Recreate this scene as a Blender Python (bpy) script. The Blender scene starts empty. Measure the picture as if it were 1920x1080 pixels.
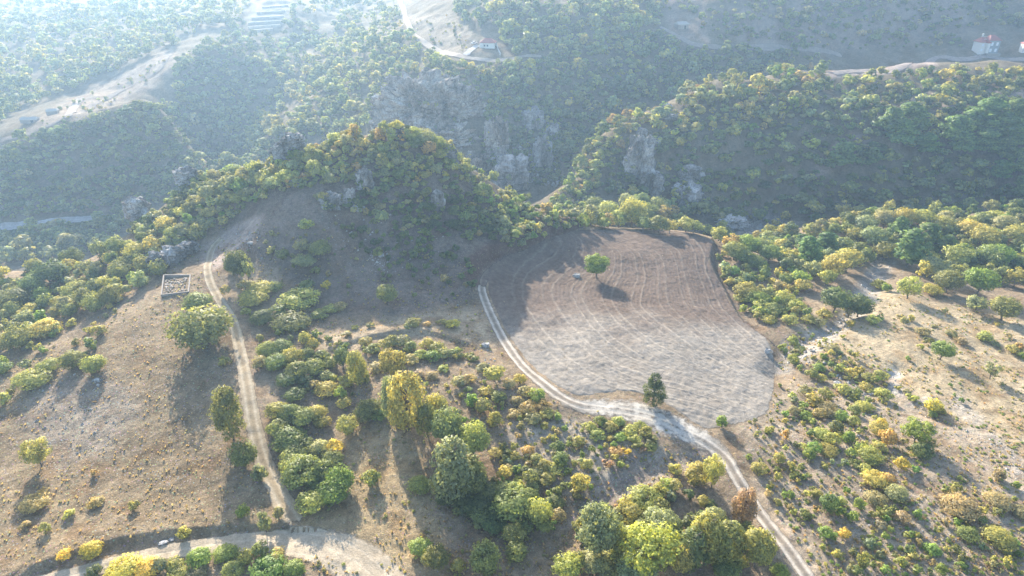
import bpy, bmesh, math, random
import numpy as np
from mathutils import Vector, Matrix, noise as mnoise

scene = bpy.context.scene
COL = scene.collection
R = math.radians

# ------------------------------------------------------------------ camera, light, exposure
CAM_Z = 95.0
PITCH = R(28.0)
FPX = 1280.0                       # focal length in pixels of the 1920 wide photograph
cam_data = bpy.data.cameras.new('camera')
cam = bpy.data.objects.new('camera', cam_data)
COL.objects.link(cam)
cam.location = (0, 0, CAM_Z)
cam.rotation_euler = (R(90) - PITCH, 0, 0)
cam_data.sensor_width = 36.0
cam_data.lens = 36.0 * FPX / 1920.0
cam_data.clip_start = 0.5
cam_data.clip_end = 9000.0
scene.camera = cam

SUN_AZ, SUN_EL = R(-20.5), R(23.2)   # azimuth from +Y towards +X
world = bpy.data.worlds.new('World')
scene.world = world
world.use_nodes = True
wn = world.node_tree
wn.nodes.clear()
sky = wn.nodes.new('ShaderNodeTexSky')
sky.sky_type = 'NISHITA'
sky.sun_disc = False
sky.sun_elevation = SUN_EL
sky.sun_rotation = SUN_AZ
sky.air_density = 1.0
sky.dust_density = 1.5
bg = wn.nodes.new('ShaderNodeBackground')
bg.inputs['Strength'].default_value = 0.15
wo = wn.nodes.new('ShaderNodeOutputWorld')
wn.links.new(sky.outputs[0], bg.inputs[0])
wn.links.new(bg.outputs[0], wo.inputs[0])

sd = bpy.data.lights.new('sun', 'SUN')
sd.energy = 5.0
sd.angle = R(0.6)
sd.color = (1.0, 0.90, 0.76)
sun = bpy.data.objects.new('sun', sd)
COL.objects.link(sun)
sdir = Vector((math.sin(SUN_AZ) * math.cos(SUN_EL), math.cos(SUN_AZ) * math.cos(SUN_EL), math.sin(SUN_EL)))
sun.rotation_euler = sdir.to_track_quat('Z', 'Y').to_euler()
sun.location = sdir * 500

vs = scene.view_settings
vs.view_transform = 'Standard'
vs.look = 'None'
vs.gamma = 1.0
vs.use_curve_mapping = False
vs.exposure = 1.45
scene.cycles.max_bounces = 6
scene.cycles.volume_bounces = 1
scene.cycles.diffuse_bounces = 3
scene.cycles.transmission_bounces = 3
scene.cycles.transparent_max_bounces = 4

rng = np.random.default_rng(11)
rnd = random.Random(5)

# ------------------------------------------------------------------ small helpers
cp, sp = math.cos(PITCH), math.sin(PITCH)

def ray(px, py):
    """direction with unit depth along the view axis"""
    u = (px - 960.0) / FPX
    v = (540.0 - py) / FPX
    return u, cp + v * sp, -sp + v * cp

def pt(px, py, Y):
    dx, dy, dz = ray(px, py)
    t = Y / dy
    return (dx * t, Y, CAM_Z + dz * t)

def project(x, y, z):
    """world -> photograph pixels and depth"""
    zz = z - CAM_Z
    dep = y * cp - zz * sp
    up = y * sp + zz * cp
    return 960.0 + FPX * x / dep, 540.0 - FPX * up / dep, dep

def tag(o, label=None, cat=None, group=None, kind=None):
    if label: o['label'] = label
    if cat: o['category'] = cat
    if group: o['group'] = group
    if kind: o['kind'] = kind
    return o

def mesh_obj(name, verts, faces, mat=None, parent=None, smooth=False):
    me = bpy.data.meshes.new(name)
    me.from_pydata([tuple(v) for v in verts], [], [tuple(f) for f in faces])
    me.update()
    if mat: me.materials.append(mat)
    if smooth: me.polygons.foreach_set('use_smooth', [True] * len(me.polygons))
    o = bpy.data.objects.new(name, me)
    COL.objects.link(o)
    if parent: o.parent = parent
    return o

def empty(name, loc=(0, 0, 0), rz=0.0):
    o = bpy.data.objects.new(name, None)
    o.empty_display_size = 0.3
    o.location = loc
    o.rotation_euler = (0, 0, rz)
    COL.objects.link(o)
    return o

def grid_mesh(name, X, Y, Z, mat=None, smooth=True):
    """mesh object out of 2-D arrays"""
    n, m = X.shape
    co = np.stack([X, Y, Z], -1).reshape(-1, 3).astype(np.float32)
    idx = np.arange(n * m).reshape(n, m)
    q = np.stack([idx[:-1, :-1], idx[:-1, 1:], idx[1:, 1:], idx[1:, :-1]], -1).reshape(-1, 4)
    return fast_mesh(name, co, q, mat, smooth)

def fast_mesh(name, co, q, mat=None, smooth=True):
    co = np.asarray(co, np.float32)
    q = np.asarray(q, np.int32)
    k = q.shape[1]
    me = bpy.data.meshes.new(name)
    me.vertices.add(len(co))
    me.vertices.foreach_set('co', co.ravel())
    me.loops.add(q.size)
    me.loops.foreach_set('vertex_index', q.ravel())
    me.polygons.add(len(q))
    me.polygons.foreach_set('loop_start', np.arange(0, q.size, k, dtype=np.int32))
    me.update(calc_edges=True)
    if smooth:
        me.polygons.foreach_set('use_smooth', np.ones(len(q), bool))
    else:
        me.polygons.foreach_set('use_smooth', np.zeros(len(q), bool))
    me.validate()
    if mat: me.materials.append(mat)
    o = bpy.data.objects.new(name, me)
    COL.objects.link(o)
    return o

def point_attr(o, name, arr, typ='FLOAT'):
    a = o.data.attributes.new(name, typ, 'POINT')
    arr = np.asarray(arr, np.float32)
    if typ == 'FLOAT_COLOR':
        if arr.shape[1] == 3:
            arr = np.concatenate([arr, np.ones((len(arr), 1), np.float32)], 1)
        a.data.foreach_set('color', arr.ravel())
    elif typ == 'FLOAT_VECTOR':
        a.data.foreach_set('vector', arr.ravel())
    else:
        a.data.foreach_set('value', arr.ravel())

# numpy noise
def _hash(ix, iy, seed):
    h = (ix.astype(np.int64) * 374761393 + iy.astype(np.int64) * 668265263 + seed * 1442695041) & 0xffffffff
    h = ((h ^ (h >> 13)) * 1274126177) & 0xffffffff
    h = (h ^ (h >> 16)) & 0xffff
    return h.astype(np.float64) / 32767.5 - 1.0

def vnoise(x, y, seed=0):
    ix, iy = np.floor(x), np.floor(y)
    fx, fy = x - ix, y - iy
    ux = fx * fx * fx * (fx * (fx * 6 - 15) + 10)
    uy = fy * fy * fy * (fy * (fy * 6 - 15) + 10)
    a = _hash(ix, iy, seed); b = _hash(ix + 1, iy, seed)
    c = _hash(ix, iy + 1, seed); d = _hash(ix + 1, iy + 1, seed)
    return a + (b - a) * ux + (c - a) * uy + (a - b - c + d) * ux * uy

def fbm(x, y, seed=0, octs=4, gain=0.5):
    s = 0; a = 1.0; n = 0
    for i in range(octs):
        s = s + a * vnoise(x * (2 ** i) + 17.3 * i, y * (2 ** i) - 9.1 * i, seed + i)
        n += a; a *= gain
    return s / n

def sstep(a, b, x):
    t = np.clip((x - a) / (b - a), 0, 1)
    return t * t * (3 - 2 * t)

def poly_sd(px, py, poly):
    """signed distance to a polygon, positive inside"""
    poly = np.asarray(poly, float)
    d = np.full(px.shape, 1e18)
    inside = np.zeros(px.shape, bool)
    n = len(poly)
    for i in range(n):
        x0, y0 = poly[i]; x1, y1 = poly[(i + 1) % n]
        ex, ey = x1 - x0, y1 - y0
        t = np.clip(((px - x0) * ex + (py - y0) * ey) / (ex * ex + ey * ey + 1e-12), 0, 1)
        d = np.minimum(d, (px - x0 - t * ex) ** 2 + (py - y0 - t * ey) ** 2)
        c = ((y0 > py) != (y1 > py))
        with np.errstate(divide='ignore', invalid='ignore'):
            xi = ex * (py - y0) / (ey if ey != 0 else 1e-12) + x0
        inside ^= c & (px < xi)
    d = np.sqrt(d)
    return np.where(inside, d, -d)

def line_sd(px, py, line):
    """distance to a polyline and a side sign (positive = left of travel)"""
    line = np.asarray(line, float)
    d = np.full(px.shape, 1e18); s = np.zeros(px.shape)
    for i in range(len(line) - 1):
        x0, y0 = line[i]; x1, y1 = line[i + 1]
        ex, ey = x1 - x0, y1 - y0
        t = np.clip(((px - x0) * ex + (py - y0) * ey) / (ex * ex + ey * ey + 1e-12), 0, 1)
        dd = (px - x0 - t * ex) ** 2 + (py - y0 - t * ey) ** 2
        side = np.sign(ex * (py - y0) - ey * (px - x0))
        m = dd < d
        d = np.where(m, dd, d); s = np.where(m, side, s)
    return np.sqrt(d), s

def spline(points, n=12):
    """Catmull-Rom through the points"""
    P = [np.asarray(p, float) for p in points]
    P = [2 * P[0] - P[1]] + P + [2 * P[-1] - P[-2]]
    out = []
    for i in range(1, len(P) - 2):
        for k in range(n):
            t = k / n
            out.append(0.5 * (2 * P[i] + (P[i + 1] - P[i - 1]) * t + (2 * P[i - 1] - 5 * P[i] + 4 * P[i + 1] - P[i + 2]) * t * t
                              + (3 * P[i] - P[i - 1] - 3 * P[i + 1] + P[i + 2]) * t ** 3))
    out.append(P[-2])
    return np.array(out)

# ------------------------------------------------------------------ terrain heights
# surveyed points of the hillsides: where the photograph shows them and how far ahead of the camera they lie
CTRL = [
 # near slope
 (600,1040,80.2),(700,1075,76.8),(480,1010,84.2),(0,1060,78.6),(250,1060,78.6),(960,1060,78),(1500,1060,78),(1900,1060,79),(300,940,92),(0,850,105),(300,850,104),(550,950,91),
 (900,900,96),(1100,900,96),(1350,850,102.5),(1400,930,93),(1700,900,97),(1900,850,107),(100,750,119.5),(450,750,118),(650,800,110.5),
 (800,740,118),(1060,760,115),(1224,755,117),(1440,740,124),(1650,740,129),(1900,700,141),(200,650,137),(0,650,145),(380,600,148),
 (540,640,140),(700,640,140),(850,600,150),(950,650,138),(1200,600,154),(1440,640,150),(1650,640,152),(1900,600,171),(330,535,163),
 (0,560,175),(150,560,170),(60,510,192),(0,507,200),(200,482,188),(270,455,191),(905,540,168),(1080,520,182),(1300,520,186),(1500,560,178),(1700,560,182),
 # field rim
 (1080,430,217),(1200,436,221),(1330,440,223),(1380,560,176),
 # hill
 (400,470,186),(440,432,196),(500,500,172),(600,530,166),(700,590,152),(750,520,171),(850,500,177),(900,510,177),
 (560,400,186),(650,400,188),(750,400,190),(850,400,195),(950,440,200),(740,320,203),(640,330,203),(840,330,206),
 (400,390,202),(500,325,208),(620,282,211),(450,352,206),(350,412,199),(310,436,196),(420,400,198),(500,370,196),(470,420,189),(352,352,226),(318,378,220),(265,420,212),(380,372,214),(740,256,212),(850,305,212),(920,370,213),(1000,402,214),
 # right forest
 (1450,480,224),(1600,480,220),(1780,500,214),(1900,480,222),(1490,445,246),(1620,412,256),(1760,404,258),(1900,400,260),
 # gorge and right ridge
 (1400,412,305),(1500,422,300),(1700,392,300),(1880,385,302),(1200,392,288),(1130,372,300),(1060,372,325),
 (1300,350,316),(1500,350,312),(1150,330,314),(1650,320,312),(1800,320,313),(1900,345,303),(1300,250,336),(1400,255,334),(1500,250,335),
 (1560,290,322),(1620,236,331),(1750,206,344),(1900,192,350),(1600,180,368),(1750,160,374),(1900,150,380),
 (1070,330,313),(1100,272,331),(1180,216,350),(1330,152,388),(1480,127,399),(1600,127,399),(1750,113,405),(1900,106,410),
 # middle slopes
 (1045,300,364),(1050,350,342),(950,345,344),(870,285,352),(940,250,372),(780,240,370),(800,165,388),(880,165,392),(720,235,378),
 (1000,110,433),(1000,150,417),(1000,200,398),(1100,200,405),(1090,280,375),(1150,150,428),(1150,100,448),(1100,30,480),(850,100,440),(920,90,452),(980,90,455),(770,40,540),(800,2,620),
 (950,20,500),(1200,150,432),(1300,85,475),(1440,92,478),(1260,60,495),(1400,40,497),(1400,2,515),(1600,60,510),(1600,98,492),(1700,50,516),(1700,2,536),(1900,40,522),(1900,2,540),(1250,2,530),
 # left valley
 (100,440,322),(0,440,330),(100,412,338),(200,403,344),(300,400,350),(0,350,352),(100,300,371),(200,300,373),(300,300,378),(420,370,424),(420,300,451),(420,200,494),(420,95,545),(350,300,427),(350,200,468),(340,130,500),
 (150,228,391),(60,252,386),(300,200,407),(0,272,382),(320,107,528),(200,150,515),(100,185,480),(250,165,486),(0,200,470),(200,80,620),(0,80,650),(0,2,900),(200,20,800),(400,20,690),
 (480,200,500),(560,100,600),(640,20,735),(450,60,615),(560,2,720),(550,200,452),(650,150,470),(700,60,595),(600,260,402),(500,262,428),(690,190,430),
]
HID = [  # ground out of the camera's sight: back slopes and valley floors
 (-37,238,24),(-37,262,-8),(-60,240,14),(-15,240,14),(10,245,-2),(-10,265,-14),(-78,246,8),(-112,250,0),(-105,268,-28),(-138,226,-10),(-150,215,-16),(-130,260,-38),
 (-37,300,-25),(-170,250,-36),(-80,300,-44),(0,300,-22),(40,250,-12),(60,255,-16),(75,262,-24),(95,262,-26),(25,232,-1),(50,234,-4),
 (120,285,-27),(170,290,-22),(220,285,-17),
 (50,400,-14),(110,415,-12),(170,450,-4),(230,450,6),(300,450,10),(200,445,4),(310,445,8),(120,590,66),(260,600,80),(420,600,82),(0,590,60),
 (0,900,40),(300,900,60),(-300,1000,40),(600,900,55),(-700,1000,10),(0,1400,60),(800,1500,60),(-800,1500,30),(0,2600,60),(1500,2600,60),(-1500,2600,40),
 (-300,300,-50),(-400,200,-40),(-250,150,-12),(-150,60,-3),(300,60,4),(300,200,4),(450,330,20),(600,500,40),(0,30,-2),(-150,0,-5),(150,0,0),(0,-300,-6),(700,0,0),(-700,0,-30),
]
C = np.array([pt(*c) for c in CTRL] + HID)
CS = 12.0
def _phi(r2): return np.sqrt(r2 + CS * CS)
_n = len(C)
_A = np.zeros((_n + 3, _n + 3))
_d2 = (C[:, None, 0] - C[None, :, 0]) ** 2 + (C[:, None, 1] - C[None, :, 1]) ** 2
_A[:_n, :_n] = _phi(_d2) - np.eye(_n) * 0.9
_A[:_n, _n] = 1; _A[:_n, _n + 1] = C[:, 0]; _A[:_n, _n + 2] = C[:, 1]
_A[_n:, :_n] = _A[:_n, _n:].T
_W = np.linalg.solve(_A, np.concatenate([C[:, 2], [0, 0, 0]]))

def rbf(x, y):
    out = np.empty(x.shape)
    xf, yf = x.ravel(), y.ravel(); of = np.empty(xf.shape)
    for i in range(0, len(xf), 40000):
        s = slice(i, i + 40000)
        d2 = (xf[s, None] - C[None, :, 0]) ** 2 + (yf[s, None] - C[None, :, 1]) ** 2
        of[s] = _phi(d2) @ _W[:_n] + _W[_n] + _W[_n + 1] * xf[s] + _W[_n + 2] * yf[s]
    return of.reshape(x.shape)

# polar grid about the foot of the camera, fine where the view is
TH = np.concatenate([np.linspace(-100, -46, 30)[:-1], np.linspace(-46, 46, 720), np.linspace(46, 100, 30)[1:]]) * math.pi / 180
RR = np.concatenate([np.array([4, 20, 40, 58, 66]), 72.0 * np.exp(np.linspace(0, math.log(720 / 72.0), 540)), 720 * np.exp(np.linspace(0, math.log(2400 / 720.0), 30))[1:]])
GT, GR = np.meshgrid(TH, RR)
GX, GY = GR * np.sin(GT), GR * np.cos(GT)
# the broad shape on a coarser lattice, then refined
_ths = TH[::2] if (len(TH) - 1) % 2 == 0 else np.append(TH[::2], TH[-1])
_rrs = RR[::2] if (len(RR) - 1) % 2 == 0 else np.append(RR[::2], RR[-1])
_gt, _gr = np.meshgrid(_ths, _rrs)
_hz = rbf(_gr * np.sin(_gt), _gr * np.cos(_gt))
_tmp = np.array([np.interp(TH, _ths, row) for row in _hz])
GZ = np.array([np.interp(RR, _rrs, _tmp[:, j]) for j in range(_tmp.shape[1])]).T
GZ = np.clip(GZ, -75, 88)
_far = sstep(150, 400, GR)
GZ = GZ + fbm(GX / 42, GY / 42, 3, 4) * (0.7 + 3.2 * _far) + fbm(GX / 9, GY / 9, 9, 3) * (0.28 + 0.5 * _far) + fbm(GX / 2.4, GY / 2.4, 21, 3) * 0.17
GZ = np.minimum(GZ, 90.0)

def H(x, y):
    """height of the ground (bilinear on the polar grid)"""
    x = np.asarray(x, float); y = np.asarray(y, float)
    th = np.arctan2(x, y); r = np.hypot(x, y)
    j = np.clip(np.searchsorted(TH, th) - 1, 0, len(TH) - 2)
    i = np.clip(np.searchsorted(RR, r) - 1, 0, len(RR) - 2)
    a = np.clip((th - TH[j]) / (TH[j + 1] - TH[j]), 0, 1)
    b = np.clip((r - RR[i]) / (RR[i + 1] - RR[i]), 0, 1)
    return (GZ[i, j] * (1 - a) * (1 - b) + GZ[i, j + 1] * a * (1 - b) + GZ[i + 1, j] * (1 - a) * b + GZ[i + 1, j + 1] * a * b)

def cast(px, py, off=0.0):
    """first ground point seen through a photograph pixel; arrays in, (x, y, z, depth) out"""
    px = np.atleast_1d(np.asarray(px, float)); py = np.atleast_1d(np.asarray(py, float))
    dx, dy, dz = ray(px, py)
    t = np.full(px.shape, 60.0); lo = t.copy(); hi = np.full(px.shape, np.nan)
    act = np.ones(px.shape, bool)
    while act.any() and np.nanmin(np.where(act, t, np.nan)) < 2300:
        step = np.maximum(0.8, t * 0.004)
        tn = t + step
        below = (CAM_Z + dz * tn) < H(dx * tn, dy * tn)
        newly = act & below
        lo = np.where(newly, t, lo); hi = np.where(newly, tn, hi)
        act &= ~below
        t = np.where(act, tn, t)
    hi = np.where(np.isnan(hi), 2300, hi)
    for _ in range(14):
        m = (lo + hi) / 2
        b = (CAM_Z + dz * m) < H(dx * m, dy * m)
        hi = np.where(b, m, hi); lo = np.where(b, lo, m)
    x, y = dx * hi, dy * hi
    return x, y, H(x, y), hi

def castline(pts):
    a = np.array(pts, float)
    x, y, z, d = cast(a[:, 0], a[:, 1])
    return np.stack([x, y], 1)

# cut bank above the field: the ground steps up about two metres behind this line
bank = spline(castline([(893, 535), (905, 505), (950, 478), (1010, 455), (1060, 436), (1085, 428)]), 6)
bd, bs = line_sd(GX, GY, bank)
near_b = np.exp(-(np.maximum(bd - 1.0, 0) / 7.0) ** 2)
GZ = GZ + np.where(bs > 0, sstep(0.0, 2.0, bd) * 2.8 * near_b, 0.0)
# the field's low outer rim: filled ground that drops away at the thicket
rim = spline(castline([(1335, 452), (1330, 490), (1360, 550), (1388, 598), (1440, 636)]), 6)
rd, rs = line_sd(GX, GY, rim)
GZ = GZ - np.where(rs > 0, sstep(0.2, 2.2, rd) * 1.6 * np.exp(-(np.maximum(rd - 2, 0) / 6.0) ** 2), 0.0)
# shallow step below the dry meadow, and the cut above the lower road
stp = spline(castline([(660, 645), (720, 632), (790, 626), (850, 640)]), 6)
td, ts = line_sd(GX, GY, stp)
GZ = GZ + np.where(ts > 0, sstep(0, 1.0, td) * 0.8 * np.exp(-(td / 6) ** 2), 0)
cut = spline(castline([(60, 1075), (180, 1035), (300, 1012), (420, 1000), (540, 997)]), 6)
cd, cs_ = line_sd(GX, GY, cut)
GZ = GZ + np.where(cs_ > 0, sstep(0, 1.0, cd) * 0.9 * np.exp(-(cd / 7) ** 2), 0)
# stony stream bed and small gullies
gul = spline(castline([(1650, 480), (1640, 530), (1590, 590), (1530, 625), (1480, 660), (1455, 700)]), 6)
gd, _ = line_sd(GX, GY, gul)
GZ = GZ - 1.6 * np.exp(-(gd / 3.5) ** 2)
gul2 = spline(castline([(1690, 690), (1660, 720), (1700, 760), (1790, 800), (1860, 860), (1925, 900)]), 6)
gd2, _ = line_sd(GX, GY, gul2)
GZ = GZ - 0.7 * np.exp(-(gd2 / 2.0) ** 2)
# gully by the track
gul3 = spline(castline([(1330, 850), (1240, 870), (1150, 920), (1080, 980), (1040, 1030)]), 6)
gd3, _ = line_sd(GX, GY, gul3)
GZ = GZ - 0.7 * np.exp(-(gd3 / 3.0) ** 2)

# ------------------------------------------------------------------ ground colours (the soil's own colour, by place)
PX, PY, PD = project(GX, GY, GZ)
bad = PD < 1
PX = np.where(bad, -9999, PX); PY = np.where(bad, 9999, PY)
wob = fbm(GX / 6, GY / 6, 50, 3) * 14 * np.clip(150 / np.maximum(PD, 1), 0.3, 1.5)
GC = np.zeros(GX.shape + (3,)); GC[:] = (0.17, 0.14, 0.095)
ROUGH = np.zeros(GX.shape)

def paint(poly, col, soft=12.0, ymin=0, ymax=1e9, amount=1.0, rough=None):
    global GC, ROUGH
    sdp = poly_sd(PX, PY, poly) + wob
    m = sstep(-soft, soft, sdp) * ((GY > ymin) & (GY < ymax)) * amount
    GC = GC * (1 - m[..., None]) + np.array(col) * m[..., None]
    if rough is not None: ROUGH = ROUGH * (1 - m) + rough * m

# near slopes: everything this side of the ridge
paint([(-900, 3000), (-900, 540), (0, 505), (270, 440), (400, 380), (740, 240), (900, 350), (1080, 425), (1340, 430), (1480, 440), (1620, 405), (3000, 380), (3000, 3000)], (0.27, 0.205, 0.135), 6, 0, 262, 1, 0.5)
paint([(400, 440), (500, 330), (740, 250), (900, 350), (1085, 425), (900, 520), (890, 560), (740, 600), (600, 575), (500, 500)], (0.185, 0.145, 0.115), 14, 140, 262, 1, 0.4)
paint([(0, 1080), (-300, 1080), (-300, 700), (120, 640), (330, 545), (430, 620), (470, 800), (560, 990), (300, 1010), (100, 1060)], (0.265, 0.200, 0.122), 16, 0, 200, 1, 0.8)
paint([(60, 700), (200, 690), (260, 760), (200, 850), (110, 880), (40, 800)], (0.33, 0.28, 0.23), 26, 0, 200, 0.55, 1.0)
paint([(640, 790), (740, 760), (820, 900), (830, 1080), (700, 1040), (560, 985), (640, 900)], (0.37, 0.28, 0.16), 14, 0, 200, 0.9, 0.5)
paint([(560, 640), (700, 600), (890, 575), (930, 650), (860, 640), (700, 640), (620, 660)], (0.38, 0.30, 0.20), 10, 0, 200, 0.9, 0.4)
paint([(1480, 600), (1640, 540), (1920, 600), (2600, 600), (2600, 900), (1920, 860), (1760, 780), (1660, 700), (1530, 680)], (0.40, 0.32, 0.205), 16, 0, 260, 1, 0.3)
paint([(1380, 800), (1500, 720), (1660, 720), (1920, 880), (2600, 900), (2600, 1400), (1560, 1400), (1440, 980)], (0.36, 0.29, 0.21), 16, 0, 200, 0.9, 0.7)
paint([(1470, 640), (1560, 600), (1620, 520), (1650, 480), (1680, 490), (1640, 560), (1570, 640), (1480, 700), (1450, 700)], (0.40, 0.37, 0.33), 8, 0, 260, 0.7, 0.9)
paint([(1660, 690), (1680, 690), (1690, 740), (1660, 740)], (0.45, 0.43, 0.40), 8, 0, 260, 0.8, 0.9)
paint([(1700, 760), (1780, 770), (1880, 850), (1920, 900), (1920, 860), (1800, 740)], (0.42, 0.39, 0.35), 10, 0, 260, 0.6, 0.9)
paint([(960, 800), (1080, 790), (1280, 850), (1180, 900), (1080, 940), (950, 900)], (0.40, 0.345, 0.27), 14, 0, 200, 0.8, 0.6)
paint([(1180, 860), (1330, 830), (1360, 860), (1240, 900), (1120, 950), (1070, 1000), (1040, 990), (1090, 930)], (0.27, 0.23, 0.19), 8, 0, 200, 0.8, 1.0)
paint([(370, 470), (430, 425), (500, 400), (480, 440), (430, 480), (400, 510)], (0.37, 0.29, 0.24), 8, 0, 262, 0.9, 0.7)
paint([(420, 520), (520, 490), (540, 560), (500, 560), (440, 560)], (0.36, 0.285, 0.20), 10, 0, 262, 0.8, 0.5)
# brown earth of the cut bank, dark earth of the filled rim
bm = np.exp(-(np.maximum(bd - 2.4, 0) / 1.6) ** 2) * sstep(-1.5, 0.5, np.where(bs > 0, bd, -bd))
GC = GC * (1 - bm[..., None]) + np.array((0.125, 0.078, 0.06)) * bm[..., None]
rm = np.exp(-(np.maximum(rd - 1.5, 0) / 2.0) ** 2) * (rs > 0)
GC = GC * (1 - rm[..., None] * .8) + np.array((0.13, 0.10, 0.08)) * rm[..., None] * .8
# far clearings
paint([(0, 275), (120, 190), (320, 92), (335, 110), (285, 165), (200, 205), (60, 265), (0, 290)], (0.28, 0.22, 0.165), 8, 262, 700, 0.9, 0.6)
paint([(465, 40), (480, 10), (540, 5), (535, 45), (480, 60)], (0.24, 0.22, 0.17), 6, 262, 1500, 0.9, 0.3)
paint([(765, 30), (840, 25), (885, 60), (880, 100), (830, 100), (785, 70)], (0.25, 0.205, 0.15), 8, 262, 900, 0.9, 0.8)
paint([(1240, 0), (1320, 0), (1330, 80), (1260, 70)], (0.26, 0.20, 0.16), 8, 262, 900, 0.8, 0.5)
paint([(1330, 20), (1800, 0), (1830, 60), (1560, 100), (1400, 90)], (0.235, 0.185, 0.15), 14, 480, 900, 0.9, 0.4)
paint([(1540, 128), (1600, 124), (1740, 112), (1760, 122), (1640, 140), (1560, 145)], (0.33, 0.26, 0.22), 4, 262, 460, 0.95, 0.3)
paint([(1690, 190), (1760, 165), (1920, 165), (1920, 200), (1830, 205), (1740, 215), (1700, 225)], (0.40, 0.32, 0.25), 6, 262, 460, 0.9, 0.3)
paint([(1520, 300), (1600, 245), (1640, 260), (1600, 300), (1530, 340)], (0.26, 0.20, 0.16), 8, 262, 460, 0.8, 0.3)
paint([(1360, 400), (1450, 395), (1500, 420), (1480, 445), (1380, 440)], (0.33, 0.31, 0.29), 8, 262, 460, 0.8, 1.0)
paint([(0, 380), (80, 370), (240, 380), (240, 395), (0, 400)], (0.30, 0.23, 0.18), 6, 262, 460, 0.7, 0.3)
_var = fbm(GX / 14, GY / 14, 70, 4)
GC = GC * (1 + 0.25 * _var[..., None] + 0.30 * fbm(GX / 2.6, GY / 2.6, 75, 3)[..., None])
_ax, _ay = GX * 0.80 + GY * 0.60, -GX * 0.60 + GY * 0.80
GC = GC * (1 + 0.22 * (fbm(_ax / 9, _ay / 0.9, 120, 3) * sstep(0.3, 0.8, ROUGH))[..., None])
GC = GC * 0.96
_dry = sstep(0.05, 0.5, fbm(GX / 5, GY / 5, 90, 4))
GC = GC * (1 - 0.25 * _dry[..., None] * np.array((0.6, 0.9, 1.2)))

# ------------------------------------------------------------------ materials
def new_mat(name):
    m = bpy.data.materials.new(name)
    m.use_nodes = True
    nt = m.node_tree
    nt.nodes.clear()
    out = nt.nodes.new('ShaderNodeOutputMaterial')
    return m, nt, out

def N(nt, typ, **kw):
    n = nt.nodes.new(typ)
    for k, v in kw.items():
        setattr(n, k, v)
    return n

def noise_tex(nt, scale, detail=6.0, rough=0.55, coord='Object', dist=0.0):
    tc = N(nt, 'ShaderNodeTexCoord')
    t = N(nt, 'ShaderNodeTexNoise')
    t.inputs['Scale'].default_value = scale
    t.inputs['Detail'].default_value = detail
    t.inputs['Roughness'].default_value = rough
    t.inputs['Distortion'].default_value = dist
    nt.links.new(tc.outputs[coord], t.inputs['Vector'])
    return t

def ramp(nt, src, stops):
    r = N(nt, 'ShaderNodeValToRGB')
    cr = r.color_ramp
    while len(cr.elements) < len(stops): cr.elements.new(0.5)
    for e, (p, c) in zip(cr.elements, stops):
        e.position = p
        e.color = (c[0], c[1], c[2], 1) if hasattr(c, '__len__') else (c, c, c, 1)
    nt.links.new(src, r.inputs[0])
    return r

def mixc(nt, mode, fac, a, b):
    m = N(nt, 'ShaderNodeMix', data_type='RGBA', blend_type=mode)
    if isinstance(fac, (int, float)): m.inputs[0].default_value = fac
    else: nt.links.new(fac, m.inputs[0])
    for v, i in ((a, 6), (b, 7)):
        if hasattr(v, 'is_linked') or hasattr(v, 'links'): nt.links.new(v, m.inputs[i])
        else: m.inputs[i].default_value = (*v, 1)
    return m.outputs[2]

def bsdf(nt, out, col, rough=0.9, spec=0.15):
    b = N(nt, 'ShaderNodeBsdfPrincipled')
    if hasattr(col, 'links'): nt.links.new(col, b.inputs['Base Color'])
    else: b.inputs['Base Color'].default_value = (*col, 1)
    b.inputs['Roughness'].default_value = rough
    b.inputs['Specular IOR Level'].default_value = spec
    nt.links.new(b.outputs[0], out.inputs['Surface'])
    return b

def bump(nt, b, height, strength, dist):
    k = N(nt, 'ShaderNodeBump')
    k.inputs['Strength'].default_value = strength
    k.inputs['Distance'].default_value = dist
    nt.links.new(height, k.inputs['Height'])
    nt.links.new(k.outputs[0], b.inputs['Normal'])

def attr(nt, name, typ='GEOMETRY'):
    a = N(nt, 'ShaderNodeAttribute')
    a.attribute_name = name
    a.attribute_type = typ
    return a

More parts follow.
